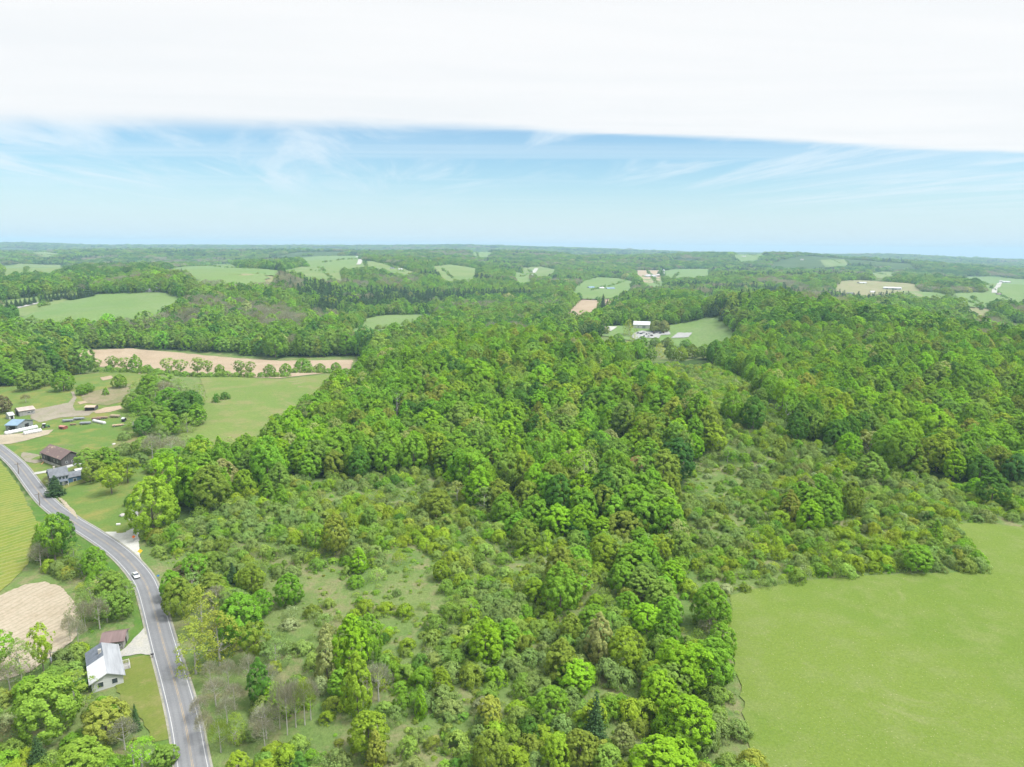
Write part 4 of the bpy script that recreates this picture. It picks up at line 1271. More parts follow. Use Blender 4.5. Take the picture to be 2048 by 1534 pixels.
def near_trees():
    """rows x, y, height, width, colour, kind for woods and belts within 700 m"""
    rows = []
    for zid, step, r0, r1, hh, ww, keep in ((1, 8.6, 60, 700, 14.2, 10.7, .98), (4, 7.4, 60, 420, 9.4, 8.4, .52), (2, 12.0, 60, 560, 6.6, 5.4, .14)):
        x, y = hexgrid(step, r0, r1, rngT)
        z = zone(x, y)
        k = (z == zid) & ~inside(x, y, NOFILLW) & free(x, y, 1.0 if zid == 1 else 0.8) & (rngT.random(len(x)) < keep)
        x, y = x[k], y[k]
        n = len(x)
        if zid == 1:      # the old wood beyond the valley is taller
            big = 1.0 + 0.38 * np.clip((np.hypot(x, y) - 560) / 60, 0, 1) * (x < 40)
            kn = ((x > 60) & (y > 200)).astype(float)
            big = big * (1 - .06 * kn)
        else:
            big = np.ones(n)
        sc = big * np.exp(rngT.normal(0, .15, n))
        kd = pick(['dome', 'oval', 'spire', 'vase', 'open'], [58, 22, 6, 6, 6], n, rngT)
        co = pick(*WC, n, rngT)
        co[(co == 'grey-twigged')] = 'tan-budded'
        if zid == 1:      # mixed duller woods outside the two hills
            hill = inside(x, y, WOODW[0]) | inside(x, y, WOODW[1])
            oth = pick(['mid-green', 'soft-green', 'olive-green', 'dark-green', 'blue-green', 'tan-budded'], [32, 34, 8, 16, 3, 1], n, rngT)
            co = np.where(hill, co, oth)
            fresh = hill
        kd[np.isin(co, ['tan-budded', 'cream-budded', 'rust-brown']) & (rngT.random(n) < .6)] = 'open'
        if zid == 4:      # thin, half-leafed trees in the roadside belt
            rs = inside(x, y, BELTW[1])
            kd = np.where(rs & (rngT.random(n) < .75), pick(['open', 'bare', 'vase'], [55, 30, 15], n, rngT), kd)
            co = np.where(rs, pick(['grey-green', 'soft-green', 'olive-green', 'mid-green'], [35, 30, 20, 15], n, rngT), co)
            co = np.where(kd == 'bare', 'grey-twigged', co)
        w_ = ww * sc * rngT.uniform(.82, 1.18, n) * np.where(kd == 'spire', .74, np.where(kd == 'oval', .88, 1.0))
        h_ = hh * sc * rngT.uniform(.88, 1.14, n)
        for q in zip(x, y, h_, w_, co, kd):
            rows.append(q)
    return rows


ROWS = near_trees()
A = np.array([(r[0], r[1], r[2], r[3]) for r in ROWS])
Z = H(A[:, 0], A[:, 1])
uu, vv, DD = project(np.column_stack([A[:, 0], A[:, 1], Z + A[:, 2] * .6]))
size = A[:, 3] * F / DD
inframe = (uu > -20) & (uu < 2068) & (vv < 1600)
# what hides behind the crest does not count as showing
r_ = np.hypot(A[:, 0], A[:, 1])
n_manual = sum(1 for d in TREES if d['kind'] not in ('shrub', 'spruce', 'bare'))
order = [i for i in np.argsort(-size * inframe)][:300 - n_manual]
chosen = set(order)
for i in order:
    x, y, h, wd, co, kd = ROWS[i]
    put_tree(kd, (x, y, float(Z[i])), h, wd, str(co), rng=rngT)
rest = [i for i in range(len(ROWS)) if i not in chosen]


# shrubs
rngB = np.random.default_rng(23)
SC = (['soft-green', 'pale-green', 'grey-green', 'mid-green', 'lime-green', 'yellow-green', 'olive-green', 'white-flowered', 'tan-budded', 'dark-green'], [24, 22, 15, 15, 13, 6, 7, 2.5, 1.5, 2])
SR = []
for zid, step, keep, sc0 in ((2, 3.5, .95, .76), (3, 4.3, .72, .72), (4, 4.6, .92, 1.0)):
    x, y = hexgrid(step, 60, 560, rngB, .42)
    z = zone(x, y)
    cl = fbm(x / 26, y / 26, 3, 3)
    k = (z == zid) & free(x, y, .7) & (rngB.random(len(x)) < keep * (np.clip((cl - .36) * 8, .16, 1) if zid == 3 else np.clip((cl - .26) * 7, .35, 1)))
    x, y, cl = x[k], y[k], cl[k]
    n = len(x)
    s = sc0 * np.exp(rngB.normal(0, .42 if zid == 3 else .30, n)) * np.clip(.55 + cl, .7, 1.4)
    s = np.minimum(s, 1.25 * sc0)
    co = pick(*SC, n, rngB)
    patch = fbm(x / 16 + 9, y / 16, 8, 2)
    co[(patch > .60) & (rngB.random(n) < .7)] = 'grey-green'
    co[(patch < .36) & (rngB.random(n) < .5)] = 'lime-green'
    for q in zip(x, y, 3.3 * s * rngB.uniform(.75, 1.35, n), 5.4 * s, co):
        SR.append(q)
B_ = np.array([r[:4] for r in SR])
ZB = H(B_[:, 0], B_[:, 1])
ub, vb, DB = project(np.column_stack([B_[:, 0], B_[:, 1], ZB + 1]))
sz = B_[:, 3] * F / DB * ((ub > 0) & (ub < 2048) & (vb < 1534))
n_sh = sum(1 for d in TREES if d['kind'] == 'shrub')
orderb = list(np.argsort(-sz)[:300 - n_sh])
cb = set(orderb)
for i in orderb:
    x, y, h, wd, co = SR[i]
    put_shrub((x, y, float(ZB[i])), h, wd, str(co), rng=rngB)
restb = [i for i in range(len(SR)) if i not in cb]


# ------------------------------------------------------------------ stuff: woods, scrub and weeds too many to count
def hidden_object(name, me):
    return bpy.data.objects.new(name, me)          # a template outside the scene


def scatter(name, protos, pts, scl, rotz, tint, idx, label):
    """one object: its points carry scale, turn, tint and which template"""
    me = bpy.data.meshes.new(name)
    n = len(pts)
    me.vertices.add(n)
    me.vertices.foreach_set('co', np.asarray(pts, np.float32).ravel())
    for nm, ty, key, arr in (('scl', 'FLOAT_VECTOR', 'vector', scl), ('rotz', 'FLOAT', 'value', rotz), ('tint', 'FLOAT_VECTOR', 'vector', tint), ('idx', 'INT', 'value', idx)):
        a = me.attributes.new(nm, ty, 'POINT')
        a.data.foreach_set(key, np.asarray(arr, np.int32 if ty == 'INT' else np.float32).ravel())
    me.update()
    o = link(name, me)
    ng = bpy.data.node_groups.new(name, 'GeometryNodeTree')
    ng.interface.new_socket('Geometry', in_out='INPUT', socket_type='NodeSocketGeometry')
    ng.interface.new_socket('Geometry', in_out='OUTPUT', socket_type='NodeSocketGeometry')
    N, L = ng.nodes, ng.links
    gi, go = N.new('NodeGroupInput'), N.new('NodeGroupOutput')
    jn = N.new('GeometryNodeJoinGeometry')
    for p_ in protos[::-1]:
        oi = N.new('GeometryNodeObjectInfo')
        oi.inputs['Object'].default_value = p_
        oi.inputs['As Instance'].default_value = False
        ti = N.new('GeometryNodeGeometryToInstance')
        L.new(oi.outputs['Geometry'], ti.inputs[0])
        L.new(ti.outputs[0], jn.inputs[0])
    ip = N.new('GeometryNodeInstanceOnPoints')
    L.new(gi.outputs[0], ip.inputs['Points'])
    L.new(jn.outputs[0], ip.inputs['Instance'])
    ip.inputs['Pick Instance'].default_value = True

    def attr(nm, ty):
        a = N.new('GeometryNodeInputNamedAttribute')
        a.data_type = ty
        a.inputs['Name'].default_value = nm
        return a.outputs['Attribute']
    L.new(attr('idx', 'INT'), ip.inputs['Instance Index'])
    L.new(attr('scl', 'FLOAT_VECTOR'), ip.inputs['Scale'])
    cx = N.new('ShaderNodeCombineXYZ')
    L.new(attr('rotz', 'FLOAT'), cx.inputs[2])
    L.new(cx.outputs[0], ip.inputs['Rotation'])
    L.new(ip.outputs[0], go.inputs[0])
    md = o.modifiers.new('scatter', 'NODES')
    md.node_group = ng
    tag(o, label, None, None, 'stuff')
    return o


def joined(cm, tm):
    """crown and trunk in one template mesh"""
    import bmesh
    bm = bmesh.new()
    bm.from_mesh(cm)
    nf = len(bm.faces)
    bm.from_mesh(tm)
    bm.faces.ensure_lookup_table()
    for f in bm.faces[nf:]:
        f.material_index = 1
    me = bpy.data.meshes.new('tree_template')
    bm.to_mesh(me)
    bm.free()
    me.materials.append(cm.materials[0])
    me.materials.append(tm.materials[0])
    return me


KI = ['dome', 'oval', 'spire', 'vase', 'open', 'bare']
near_t, near_map = [], {}
for k in KI:
    near_map[k] = []
    for (cm, tm, Ht, R) in PROTO[k][:3]:
        near_map[k].append((len(near_t), Ht, R))
        near_t.append(hidden_object('tree_template', joined(cm, tm)))
# coarser crowns for far woods
FAR = []
for i, (shape, Ht, R, nc, nl, sz_) in enumerate((('dome', 13, 5.0, 100, 15, .46), ('oval', 14, 4.4, 96, 15, .44), ('dome', 13, 5.3, 100, 15, .47), ('spire', 14, 3.8, 70, 14, .43), ('vase', 14, 5.2, 26, 26, .5))):
    FAR.append((hidden_object('tree_template', leafmesh('tree_template', crown(500 + i, shape, Ht, R, nc, nl, sz_, .17), M_leaf)), Ht, R))
FARB = hidden_object('tree_template', leafmesh('tree_template', tuple(twigs(520, 13, 4.6, 700, 1.3)), M_leaf))
FARS = [hidden_object('tree_template', leafmesh('tree_template', spruce(530 + i, 15, 3.4, 14, 10, 5, .5), M_needle)) for i in range(2)]

pts, scl, rot, tin, idx = [], [], [], [], []
for i in rest:
    x, y, h, wd, co, kd = ROWS[i]
    j, Ht, R = near_map[kd][rngT.integers(len(near_map[kd]))]
    pts.append((x, y, Z[i]))
    scl.append((wd / 2 / R, wd / 2 / R, h / Ht))
    rot.append(rngT.uniform(0, 6.28))
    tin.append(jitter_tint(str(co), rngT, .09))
    idx.append(j)
scatter('hillside_forest', near_t, pts, scl, rot, tin, idx, 'dense spring-green broadleaf wood on the hill beyond the scrub')

pts, scl, rot, tin, idx = [], [], [], [], []
for i in restb:
    x, y, h, wd, co = SR[i]
    j = int(rngB.integers(8))
    pts.append((x, y, ZB[i]))
    scl.append((wd / 5.0, wd / 5.0 * rngB.uniform(.85, 1.15), h / 3.2))
    rot.append(rngB.uniform(0, 6.28))
    tin.append(jitter_tint(str(co), rngB, .09))
    idx.append(j)
# hedges: along the meadow and the far fence lines
MEADOW = OPENW['meadow']
shr_t = [hidden_object('shrub_template', s[0]) for s in SHRUB]
scatter('shrubbery', shr_t, pts, scl, rot, tin, idx, 'tangled pale green shrubs and saplings covering the overgrown slope')

# weeds and tufts of the clearings
x, y = hexgrid(2.1, 60, 330, rngB, .6)
z = zone(x, y)
k = ((z == 2) | (z == 3)) & (rngB.random(len(x)) < .55 * np.clip((fbm(x / 9, y / 9, 12, 3) - .3) * 4, 0.05, 1))
x, y = x[k], y[k]
n = len(x)
s = np.exp(rngB.normal(-1.75, .38, n))
scatter('undergrowth', shr_t, np.column_stack([x, y, H(x, y) - .05]), np.column_stack([s * 1.3, s * 1.3, s * rngB.uniform(.5, 1.1, n)]), rngB.uniform(0, 6.28, n),
        [jitter_tint(str(c), rngB, .12) for c in pick(['grass-green', 'pale-green', 'soft-green', 'olive-green', 'tan-budded'], [8, 5, 5, 2, 1.5], n, rngB)], rngB.integers(0, 8, n), 'weeds and low tufts in the rough grass')


def far_ring(r0, r1, step, wd, ht, rng, openness):
    x, y = hexgrid(step, r0, r1, rng, .42)
    z = zone(x, y)
    r = np.hypot(x, y)
    k = (z == 1) & free(x, y, 1.0)
    # distant farmland: oblong clearings
    u = np.floor(x / 430 + 2.2 * vnoise(x / 900, y / 900, 31))
    v = np.floor(y / 520 + 2.2 * vnoise(x / 900, y / 900, 32))
    cell = vnoise(u * 1.0, v * 1.0, 77)
    if openness:
        k &= ~((cell < openness) & (r > 2600) & (fbm(x / 500, y / 500, 41, 3) > .42))
    return x[k], y[k]


rngF = np.random.default_rng(41)
pts, scl, rot, tin, idx = [], [], [], [], []
pe, se, re_, te = [], [], [], []
for r0, r1, step, wd, ht, op in ((700, 1050, 9.2, 12.0, 14.5, 0), (1050, 1700, 11.0, 13.5, 14, 0), (1700, 2800, 15, 18, 13.5, 0), (2800, 4600, 22, 27, 14, .22), (4600, 9300, 35, 44, 16, .20)):
    x, y = far_ring(r0, r1, step, wd, ht, rngF, op)
    z = H(x, y)
    n = len(x)
    bare = fbm(x / 130 + 50, y / 130, 61, 3)
    dark = fbm(x / 170, y / 170 + 20, 62, 3)
    tone = fbm(x / 300, y / 300, 63, 3)
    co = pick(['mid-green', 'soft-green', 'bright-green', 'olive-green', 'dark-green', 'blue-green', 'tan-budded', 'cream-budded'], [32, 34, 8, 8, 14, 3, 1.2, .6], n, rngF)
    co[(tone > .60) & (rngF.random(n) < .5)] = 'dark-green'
    isb = (bare > .635) & (rngF.random(n) < .75)
    ise = (dark > .665) & (rngF.random(n) < .85) & ~isb
    sc = np.exp(rngF.normal(0, .16, n))
    for i in range(n):
        if ise[i]:
            pe.append((x[i], y[i], z[i]))
            se.append((wd / 7.4 * sc[i] * .85, wd / 7.4 * sc[i] * .85, ht / 14.5 * sc[i] * 1.12))
            te.append(jitter_tint('spruce-green', rngF, .12))
            continue
        j = 5 if isb[i] else int(rngF.choice(5, p=(.33, .22, .25, .1, .1)))
        R = 4.6 if j == 5 else FAR[j][2]
        pts.append((x[i], y[i], z[i]))
        scl.append((wd / 2 / R * sc[i], wd / 2 / R * sc[i], ht / 13.4 * sc[i] * rngF.uniform(.9, 1.1)))
        rot.append(rngF.uniform(0, 6.28))
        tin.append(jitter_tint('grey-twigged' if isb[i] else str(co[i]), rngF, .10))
        idx.append(j)
for k_, P_ in OPENW.items():
    c_ = P_.mean(0)
    D_ = float(np.hypot(*c_))
    if D_ < 900 or k_ in ('yard_field', 'hill_field', 'works_field'):
        continue
    ext = np.ptp(P_, axis=0)
    lines = [(P_[a], P_[(a + 1) % len(P_)]) for a in range(len(P_)) if rngF.random() < .45]
    if ext.max() > 150:
        a_ = int(rngF.integers(len(P_)))
        lines.append(((P_[a_] + P_[(a_ + 1) % len(P_)]) / 2, (P_[(a_ + len(P_) // 2) % len(P_)] + c_) / 2))
    for A_, B2 in lines:
        L_ = float(np.hypot(*(B2 - A_)))
        for f_ in np.arange(0, 1, 9.0 / max(L_, 9.1)):
            if rngF.random() < .35:
                continue
            q_ = A_ + (B2 - A_) * f_ + rngF.normal(0, 3, 2)
            s_ = rngF.uniform(.35, .75)
            pts.append((q_[0], q_[1], float(H(q_[0], q_[1]))))
            scl.append((s_ * 1.15, s_ * 1.15, s_ * .8))
            rot.append(rngF.uniform(0, 6.28))
            tin.append(jitter_tint(str(rngF.choice(['soft-green', 'mid-green', 'dark-green', 'olive-green'])), rngF, .10))
            idx.append(int(rngF.integers(5)))
scatter('far_forest', [f[0] for f in FAR] + [FARB], pts, scl, rot, tin, idx, 'broadleaf woods covering the valleys and hills to the skyline')
scatter('evergreen_forest', FARS, pe, se, rngF.uniform(0, 6.28, len(pe)), te, rngF.integers(0, 2, len(pe)), 'dark evergreen stands among the far broadleaf woods')
print('INSTANCES', len(pts), len(pe), 'rest', len(rest), len(restb), 'individual', len(TREES))

# ------------------------------------------------------------------ buildings, vehicles and other things people made
WHITE = plain('white_paint', (0.50, 0.50, 0.49), 0.6, 0.06, 0.8)
WHITE2 = plain('white_siding', (0.44, 0.45, 0.45), 0.6, 0.08, 0.5, stretch=(.3, .3, 6))
BLUE = plain('blue_siding', (0.060, 0.118, 0.19), 0.7, 0.12, 0.6, stretch=(.3, .3, 6))
GREYROOF = plain('grey_metal_roof', (0.250, 0.262, 0.280), 0.5, 0.20, 0.45, 0.0, 0.4, (.25, 3, 1))
DARKROOF = plain('dark_shingles', (0.105, 0.122, 0.148), 0.85, 0.2, 1.2)
ASHROOF = plain('grey_shingles', (0.125, 0.135, 0.150), 0.85, 0.2, 0.8)
WHITEROOF = plain('white_roof', (0.45, 0.46, 0.47), 0.5, 0.10, 0.35)
PINKROOF = plain('weathered_pink_roof', (0.33, 0.28, 0.25), 0.7, 0.2, 0.4)
BROWNROOF = plain('brown_metal_roof', (0.150, 0.105, 0.100), 0.6, 0.16, 0.5, stretch=(3, .3, 1))
BLUEROOF = plain('blue_metal_roof', (0.165, 0.245, 0.33), 0.45, 0.12, 0.4)
OLDWOOD = plain('weathered_boards', (0.075, 0.070, 0.070), 0.9, 0.35, 0.9, stretch=(4, 4, .2))
GREYWOOD = plain('grey_boards', (0.25, 0.245, 0.23), 0.9, 0.25, 0.9, stretch=(4, 4, .2))
POLEWOOD = plain('pole_wood', (0.155, 0.125, 0.10), 0.9, 0.2, 1.0)
STONE = plain('field_stone', (0.36, 0.345, 0.31), 0.9, 0.3, 0.9)
GLASS = plain('window_glass', (0.035, 0.045, 0.055), 0.08, 0.2, 0.5, 0, 0.6)
DARKIN = plain('dark_opening', (0.018, 0.017, 0.016), 0.9, 0.1)
RUBBER = plain('rubber', (0.022, 0.022, 0.023), 0.8, 0.1)
STEEL = plain('steel', (0.36, 0.37, 0.38), 0.45, 0.15, 1.0, 0.6)
REDP = plain('red_paint', (0.23, 0.075, 0.06), 0.6, 0.15)
YELP = plain('yellow_sheeting', (0.80, 0.52, 0.03), 0.5, 0.04)
ORGP = plain('orange_sheeting', (0.85, 0.20, 0.05), 0.5, 0.04)
BLUEP = plain('blue_sheeting', (0.06, 0.20, 0.50), 0.5, 0.05)
GREENP = plain('tractor_green', (0.04, 0.16, 0.045), 0.5, 0.1)
GREYP = plain('grey_paint', (0.20, 0.215, 0.225), 0.6, 0.12)
CARW = plain('white_car_paint', (0.52, 0.53, 0.54), 0.25, 0.02, 1, 0, 0.5)
PLASTIC = plain('bale_wrap', (0.50, 0.51, 0.51), 0.45, 0.08, 0.8)
TANP = plain('tan_boards', (0.29, 0.235, 0.16), 0.8, 0.2)
LAMPG = plain('lamp_glass', (0.7, 0.7, 0.68), 0.15, 0.03)
LAMPR = plain('red_lamp_glass', (0.5, 0.03, 0.02), 0.2, 0.03)
# rust: brown sheet with paler orange worn patches near the ridge
RUST, t = mat_new('rusted_roof')
tcx = t.n('ShaderNodeTexCoord')
n1 = t.noise(t.mapping(tcx.outputs['Object'], (.25, .5, .5)), 1.0, 5, .7)
n2 = t.noise(t.mapping(tcx.outputs['Object'], (3, .4, .4)), 1.0, 3, .6)
c = t.mix(t.ramp(n2, .3, .7), (0.115, 0.080, 0.074, 1), (0.150, 0.106, 0.098, 1))
c = t.mix(t.ramp(n1, .56, .64), c, (0.29, 0.215, 0.165, 1))
out_bsdf(t, c, .8)


def window(parent, x, y, z, w_, h, nx, ny):
    """window with frame, standing proud of the wall whose outward normal is nx, ny"""
    mb = MB()
    e = .09
    for a0, a1, z0, z1 in ((-w_ / 2 - e, -w_ / 2, z - e, z + h + e), (w_ / 2, w_ / 2 + e, z - e, z + h + e), (-w_ / 2, w_ / 2, z - e, z), (-w_ / 2, w_ / 2, z + h, z + h + e)):
        if nx:
            mb.box(min(x, x + nx * .06), max(x, x + nx * .06), y + a0, y + a1, z0, z1)
        else:
            mb.box(x + a0, x + a1, min(y, y + ny * .06), max(y, y + ny * .06), z0, z1)
    f = mb.build('window', WHITE, parent)
    mb = MB()
    if nx:
        mb.box(min(x, x + nx * .03), max(x, x + nx * .03), y - w_ / 2 + .002, y + w_ / 2 - .002, z + .002, z + h - .002)
    else:
        mb.box(x - w_ / 2 + .002, x + w_ / 2 - .002, min(y, y + ny * .03), max(y, y + ny * .03), z + .002, z + h - .002)
    mb.build('pane', GLASS, f)


def door(parent, x, y, w_, h, nx, ny, mat, name='door', z=0.0):
    mb = MB()
    if nx:
        mb.box(min(x, x + nx * .05), max(x, x + nx * .05), y - w_ / 2, y + w_ / 2, z, z + h)
    else:
        mb.box(x - w_ / 2, x + w_ / 2, min(y, y + ny * .05), max(y, y + ny * .05), z, z + h)
    return mb.build(name, mat, parent)


def gable_parts(root, L, Wd, wh, rh, wall, roof, over=.4, x0=0.0, base=-.8, roofname='roof', y0=0.0):
    a, b = x0 - L / 2, x0 + L / 2
    w2 = Wd / 2
    MB().prism([(y0 - w2, base), (y0 + w2, base), (y0 + w2, wh), (y0, wh + rh), (y0 - w2, wh)], 'x', a, b).build('wall', wall, root)
    k = rh / w2
    th = .16
    prof = [(y0 - w2 - over, wh - over * k + .03), (y0, wh + rh + .03), (y0 + w2 + over, wh - over * k + .03), (y0 + w2 + over, wh - over * k + .03 + th), (y0, wh + rh + .03 + th), (y0 - w2 - over, wh - over * k + .03 + th)]
    if roof is None:
        return None
    return MB().prism(prof, 'x', a - over, b + over).build(roofname, roof, root)


def place(a, b, h):
    """centre, turn and length of something whose ridge of height h shows from pixel a to pixel b"""
    A, B = at(*a, h), at(*b, h)
    d = B - A
    c = (A + B) / 2
    return (float(c[0]), float(c[1]), float(H(c[0], c[1]))), math.atan2(d[1], d[0]), float(math.hypot(d[0], d[1]))


def building(name, label, cat, a, b, Wd, wh, rh, wall, roof, wins=(), doors=(), over=.4, L=None, group=None):
    P, rz, L0 = place(a, b, wh + rh)
    L = L or L0
    root = thing(name, P, rz, label, cat, group)
    gable_parts(root, L, Wd, wh, rh, wall, roof, over)
    for side, pos, z, w_, h in wins:
        s = -1 if side[0] == '-' else 1
        if side[1] == 'y':
            window(root, pos * L / 2, s * Wd / 2, z, w_, h, 0, s)
        else:
            window(root, s * L / 2, pos * Wd / 2, z, w_, h, s, 0)
    for side, pos, w_, h, m, nm in doors:
        s = -1 if side[0] == '-' else 1
        if side[1] == 'y':
            door(root, pos * L / 2, s * Wd / 2, w_, h, 0, s, m, nm)
        else:
            door(root, s * L / 2, pos * Wd / 2, w_, h, s, 0, m, nm)
    return root, L


# white roadside house: ridge runs away from the viewer; local +x points away
P, rz, L = place((213, 1344), (203, 1289), 4.1)
house = thing('roadside_house', P, rz, 'white ranch house with streaky grey roof beside the main road', 'house')
Wd, wh, rh = 6.3, 2.6, 1.5
gable_parts(house, L, Wd, wh, rh, WHITE2, None)
k = rh / (Wd / 2)
for nm, m, xa, xb, s in (('roof', GREYROOF, -L / 2 - .5, L / 2 + .4, -1), ('roof_shingles', DARKROOF, L * .06, L / 2 + .4, 1), ('roof_panel', WHITEROOF, -L / 2 - .5, L * .06, 1)):
    y1 = s * (Wd / 2 + .5)
    pr = [(0, wh + rh + .02), (y1, wh - .5 * k + .02), (y1, wh - .5 * k + .18), (0, wh + rh + .18)]
    MB().prism(pr if s > 0 else pr[::-1], 'x', xa, xb).build(nm, m, house)
MB().box(L * .2, L * .2 + .7, .3, 1.0, wh + rh * .6, wh + rh + .75).build('chimney', STONE, house)
for x in (-.72, -.3, .28, .66):
    window(house, x * L / 2, -Wd / 2, 1.0, 1.1, 1.2, 0, -1)
for x in (-.6, 0.1, .6):
    window(house, x * L / 2, Wd / 2, 1.0, 1.0, 1.1, 0, 1)
for y in (-.45, .45):
    window(house, -L / 2, y * Wd / 2, 1.0, 1.1, 1.2, -1, 0)
d_ = door(house, 0, -Wd / 2, .95, 2.05, 0, -1, plain('door_paint', (.30, .10, .08), .5, .1), z=.4)
MB().tube([(.32, -Wd / 2 - .06, 1.4), (.32, -Wd / 2 - .14, 1.4)], .035, 6).build('handle', STEEL, d_)
pm = MB().box(-1.4, 1.4, -Wd / 2 - 2.0, -Wd / 2 - .01, .22, .38)
porch = pm.build('porch', GREYWOOD, house)
rl = MB()
for x in (-1.35, -.7, 1.35):
    rl.box(x - .05, x + .05, -Wd / 2 - 1.98, -Wd / 2 - 1.88, .38, 1.35)
rl.box(-1.4, 1.4, -Wd / 2 - 1.97, -Wd / 2 - 1.89, 1.24, 1.33)
for x in (-1.37, 1.37):
    rl.box(x - .04, x + .04, -Wd / 2 - 1.88, -Wd / 2 - .06, 1.24, 1.33)
    for i in range(6):
        rl.box(x - .025, x + .025, -Wd / 2 - 1.75 + i * .3, -Wd / 2 - 1.70 + i * .3, .38, 1.24)
rl.build('railing', WHITE, porch)
MB().box(-.6, .6, -Wd / 2 - 2.35, -Wd / 2 - 2.003, -.2, .12).build('step', GREYWOOD, porch)

# brown-roofed garage behind it
g_, L = building('garage', 'small garage with brown metal roof and grey board walls behind the white house', 'garage', (208, 1268), (250, 1261), 5.2, 2.5, 1.1, GREYWOOD, BROWNROOF,
                 [('-y', .1, 1.0, .8, .7), ('-y', .6, 1.0, .8, .7)], [('-y', -.45, 2.2, 2.0, DARKIN, 'door'), ('+x', 0, 1.0, 2.0, DARKIN, 'side_door')], .45)
pf = MB()
for x in (-.95, .05):
    pf.box(x * L / 2 - .09, x * L / 2 + .09, -3.5, -3.3, -.3, 2.35)
pf.build('post', WHITE, g_)

# old barn with rusted roof
P, rz, L = place((101, 890), (141, 902), 6.8)
barn = thing('old_barn', P, rz, 'large weathered dark barn with rust-patched metal roof on a stone base', 'barn')
gable_parts(barn, L, 8.6, 4.2, 2.6, OLDWOOD, RUST, .5, base=.9)
MB().box(-L / 2 + .06, L / 2 - .06, -4.25, 4.25, -1.2, .9).build('stone_base', STONE, barn)
door(barn, -L * .12, -4.3, 2.8, 2.6, 0, -1, DARKIN, 'door', .9)
for x in (-.72, .28, .62):
    window(barn, x * L / 2, -4.3, 1.9, .8, .8, 0, -1)
for y in (-.5, .1):
    window(barn, L / 2, y * 4.2, 1.8, .8, .8, 1, 0)
MB().box(L / 2 + .05, L / 2 + 2.2, -3.6, 3.2, -1.0, .6).build('lean_to_base', WHITE2, barn)
MB().prism([(-3.8, 2.6), (-3.8, 2.75), (3.4, 3.3), (3.4, 3.15)][::-1], 'x', -L / 2 - 3.6, -L / 2 - .05).build('lean_to_roof', RUST, barn)
lp = MB()
for x in (-3.4, -1.2):
    for y in (-3.5, 3.0):
        lp.box(-L / 2 + x - .1, -L / 2 + x + .1, y - .1, y + .1, -.5, 2.7)
lp.build('lean_to_post', OLDWOOD, barn)
tag(MB().tube([tuple(at(83, 930) + [0, 0, .35]), tuple(at(91, 922) + [0, 0, .5]), tuple(at(99, 915) + [0, 0, 1.6])], [.18, .2, .2], 5).build('feed_conveyor', plain('rusty_orange', (.48, .24, .12), .7, .2)), 'rusty orange conveyor leaning from the muddy yard to the old barn', 'conveyor')

# blue house: main block, wing and the long white annex
P, rz, L = place((96, 939), (131, 932), 7.2)
bh = thing('blue_house', P, rz, 'blue farmhouse with grey shingle roof near the old barn', 'house')
gable_parts(bh, L, 7.6, 4.6, 2.6, BLUE, ASHROOF, .4)
gable_parts(bh, 5.0, 5.6, 2.9, 1.5, BLUE, ASHROOF, .3, x0=L / 2 + 2.55, roofname='wing_roof')
for x in (-.75, -.35, .05, .45, .8):
    window(bh, x * L / 2, -3.8, 2.9, .9, 1.2, 0, -1)
for x in (-.75, -.3, .75):
    window(bh, x * L / 2, -3.8, .7, 1.0, 1.3, 0, -1)
for y in (-.5, .5):
    window(bh, -L / 2, y * 3.6, 1.0, .9, 1.3, -1, 0)
window(bh, L / 2 + 2.4, -2.8, .8, 1.1, 1.2, 0, -1)
door(bh, L * .17, -3.8, 1.0, 2.1, 0, -1, WHITE)
MB().prism([(-5.9, 2.5), (-3.82, 2.9), (-3.82, 3.02), (-5.9, 2.62)], 'x', -L * .1, L * .42).build('porch_roof', DARKROOF, bh)
pp = MB()
for x in (-.09, .15, .41):
    pp.box(L * x - .08, L * x + .08, -5.8, -5.64, -.3, 2.5)
pp.build('porch_post', WHITE, bh)
MB().box(-L * .22, -L * .22 + .7, -.4, .3, 6.2, 8.1).build('chimney', STONE, bh)
building('long_annex', 'long low white building joined to the end of the blue farmhouse', 'building', (150, 940), (175, 933), 5.2, 2.6, 1.2, WHITE2, WHITEROOF, [('-y', -.5, 1.0, .9, .8), ('-y', .0, 1.0, .9, .8), ('-y', .5, 1.0, .9, .8)], [('-y', .78, .9, 2, GREYP, 'door')], .25)

# farm sheds
building('open_shed', 'long low shed with faded pinkish roof at the edge of the farm', 'shed', (33, 817), (64, 811), 8.0, 3.0, 1.3, GREYWOOD, PINKROOF, [('-y', .2, 1.2, 1.4, .7), ('-y', .6, 1.2, 1.4, .7)], [('-x', 0, 3.4, 2.6, DARKIN, 'door')], .4)
building('farm_shed', 'farm shed with light blue metal roof beside the white silage tubes', 'shed', (26, 839), (49, 839), 12, 3.4, 1.8, GREYP, BLUEROOF, [('-y', -.4, 1.2, 1.0, .8)], [('-y', .15, 3.4, 2.9, DARKIN, 'door'), ('+x', .2, 3.0, 2.8, DARKIN, 'side_door')], .4)
sh, L = building('field_shelter', 'small dark open-fronted shelter below the scrubby bank', 'shed', (173, 811), (192, 810), 5.5, 2.2, .7, OLDWOOD, plain('tan_roof', (.36, .29, .22), .8, .2), [], [('-y', -.62, 1.7, 1.8, DARKIN, 'bay'), ('-y', 0, 1.7, 1.8, DARKIN, 'bay'), ('-y', .62, 1.7, 1.8, DARKIN, 'bay')], .3)
building('small_shed', 'little white gabled shed beside the long pink-roofed shed', 'shed', (14, 826), (24, 824), 5, 2.4, 1.2, WHITE2, WHITEROOF, [], [('-y', 0, 1.4, 1.9, DARKIN, 'door')], .3)
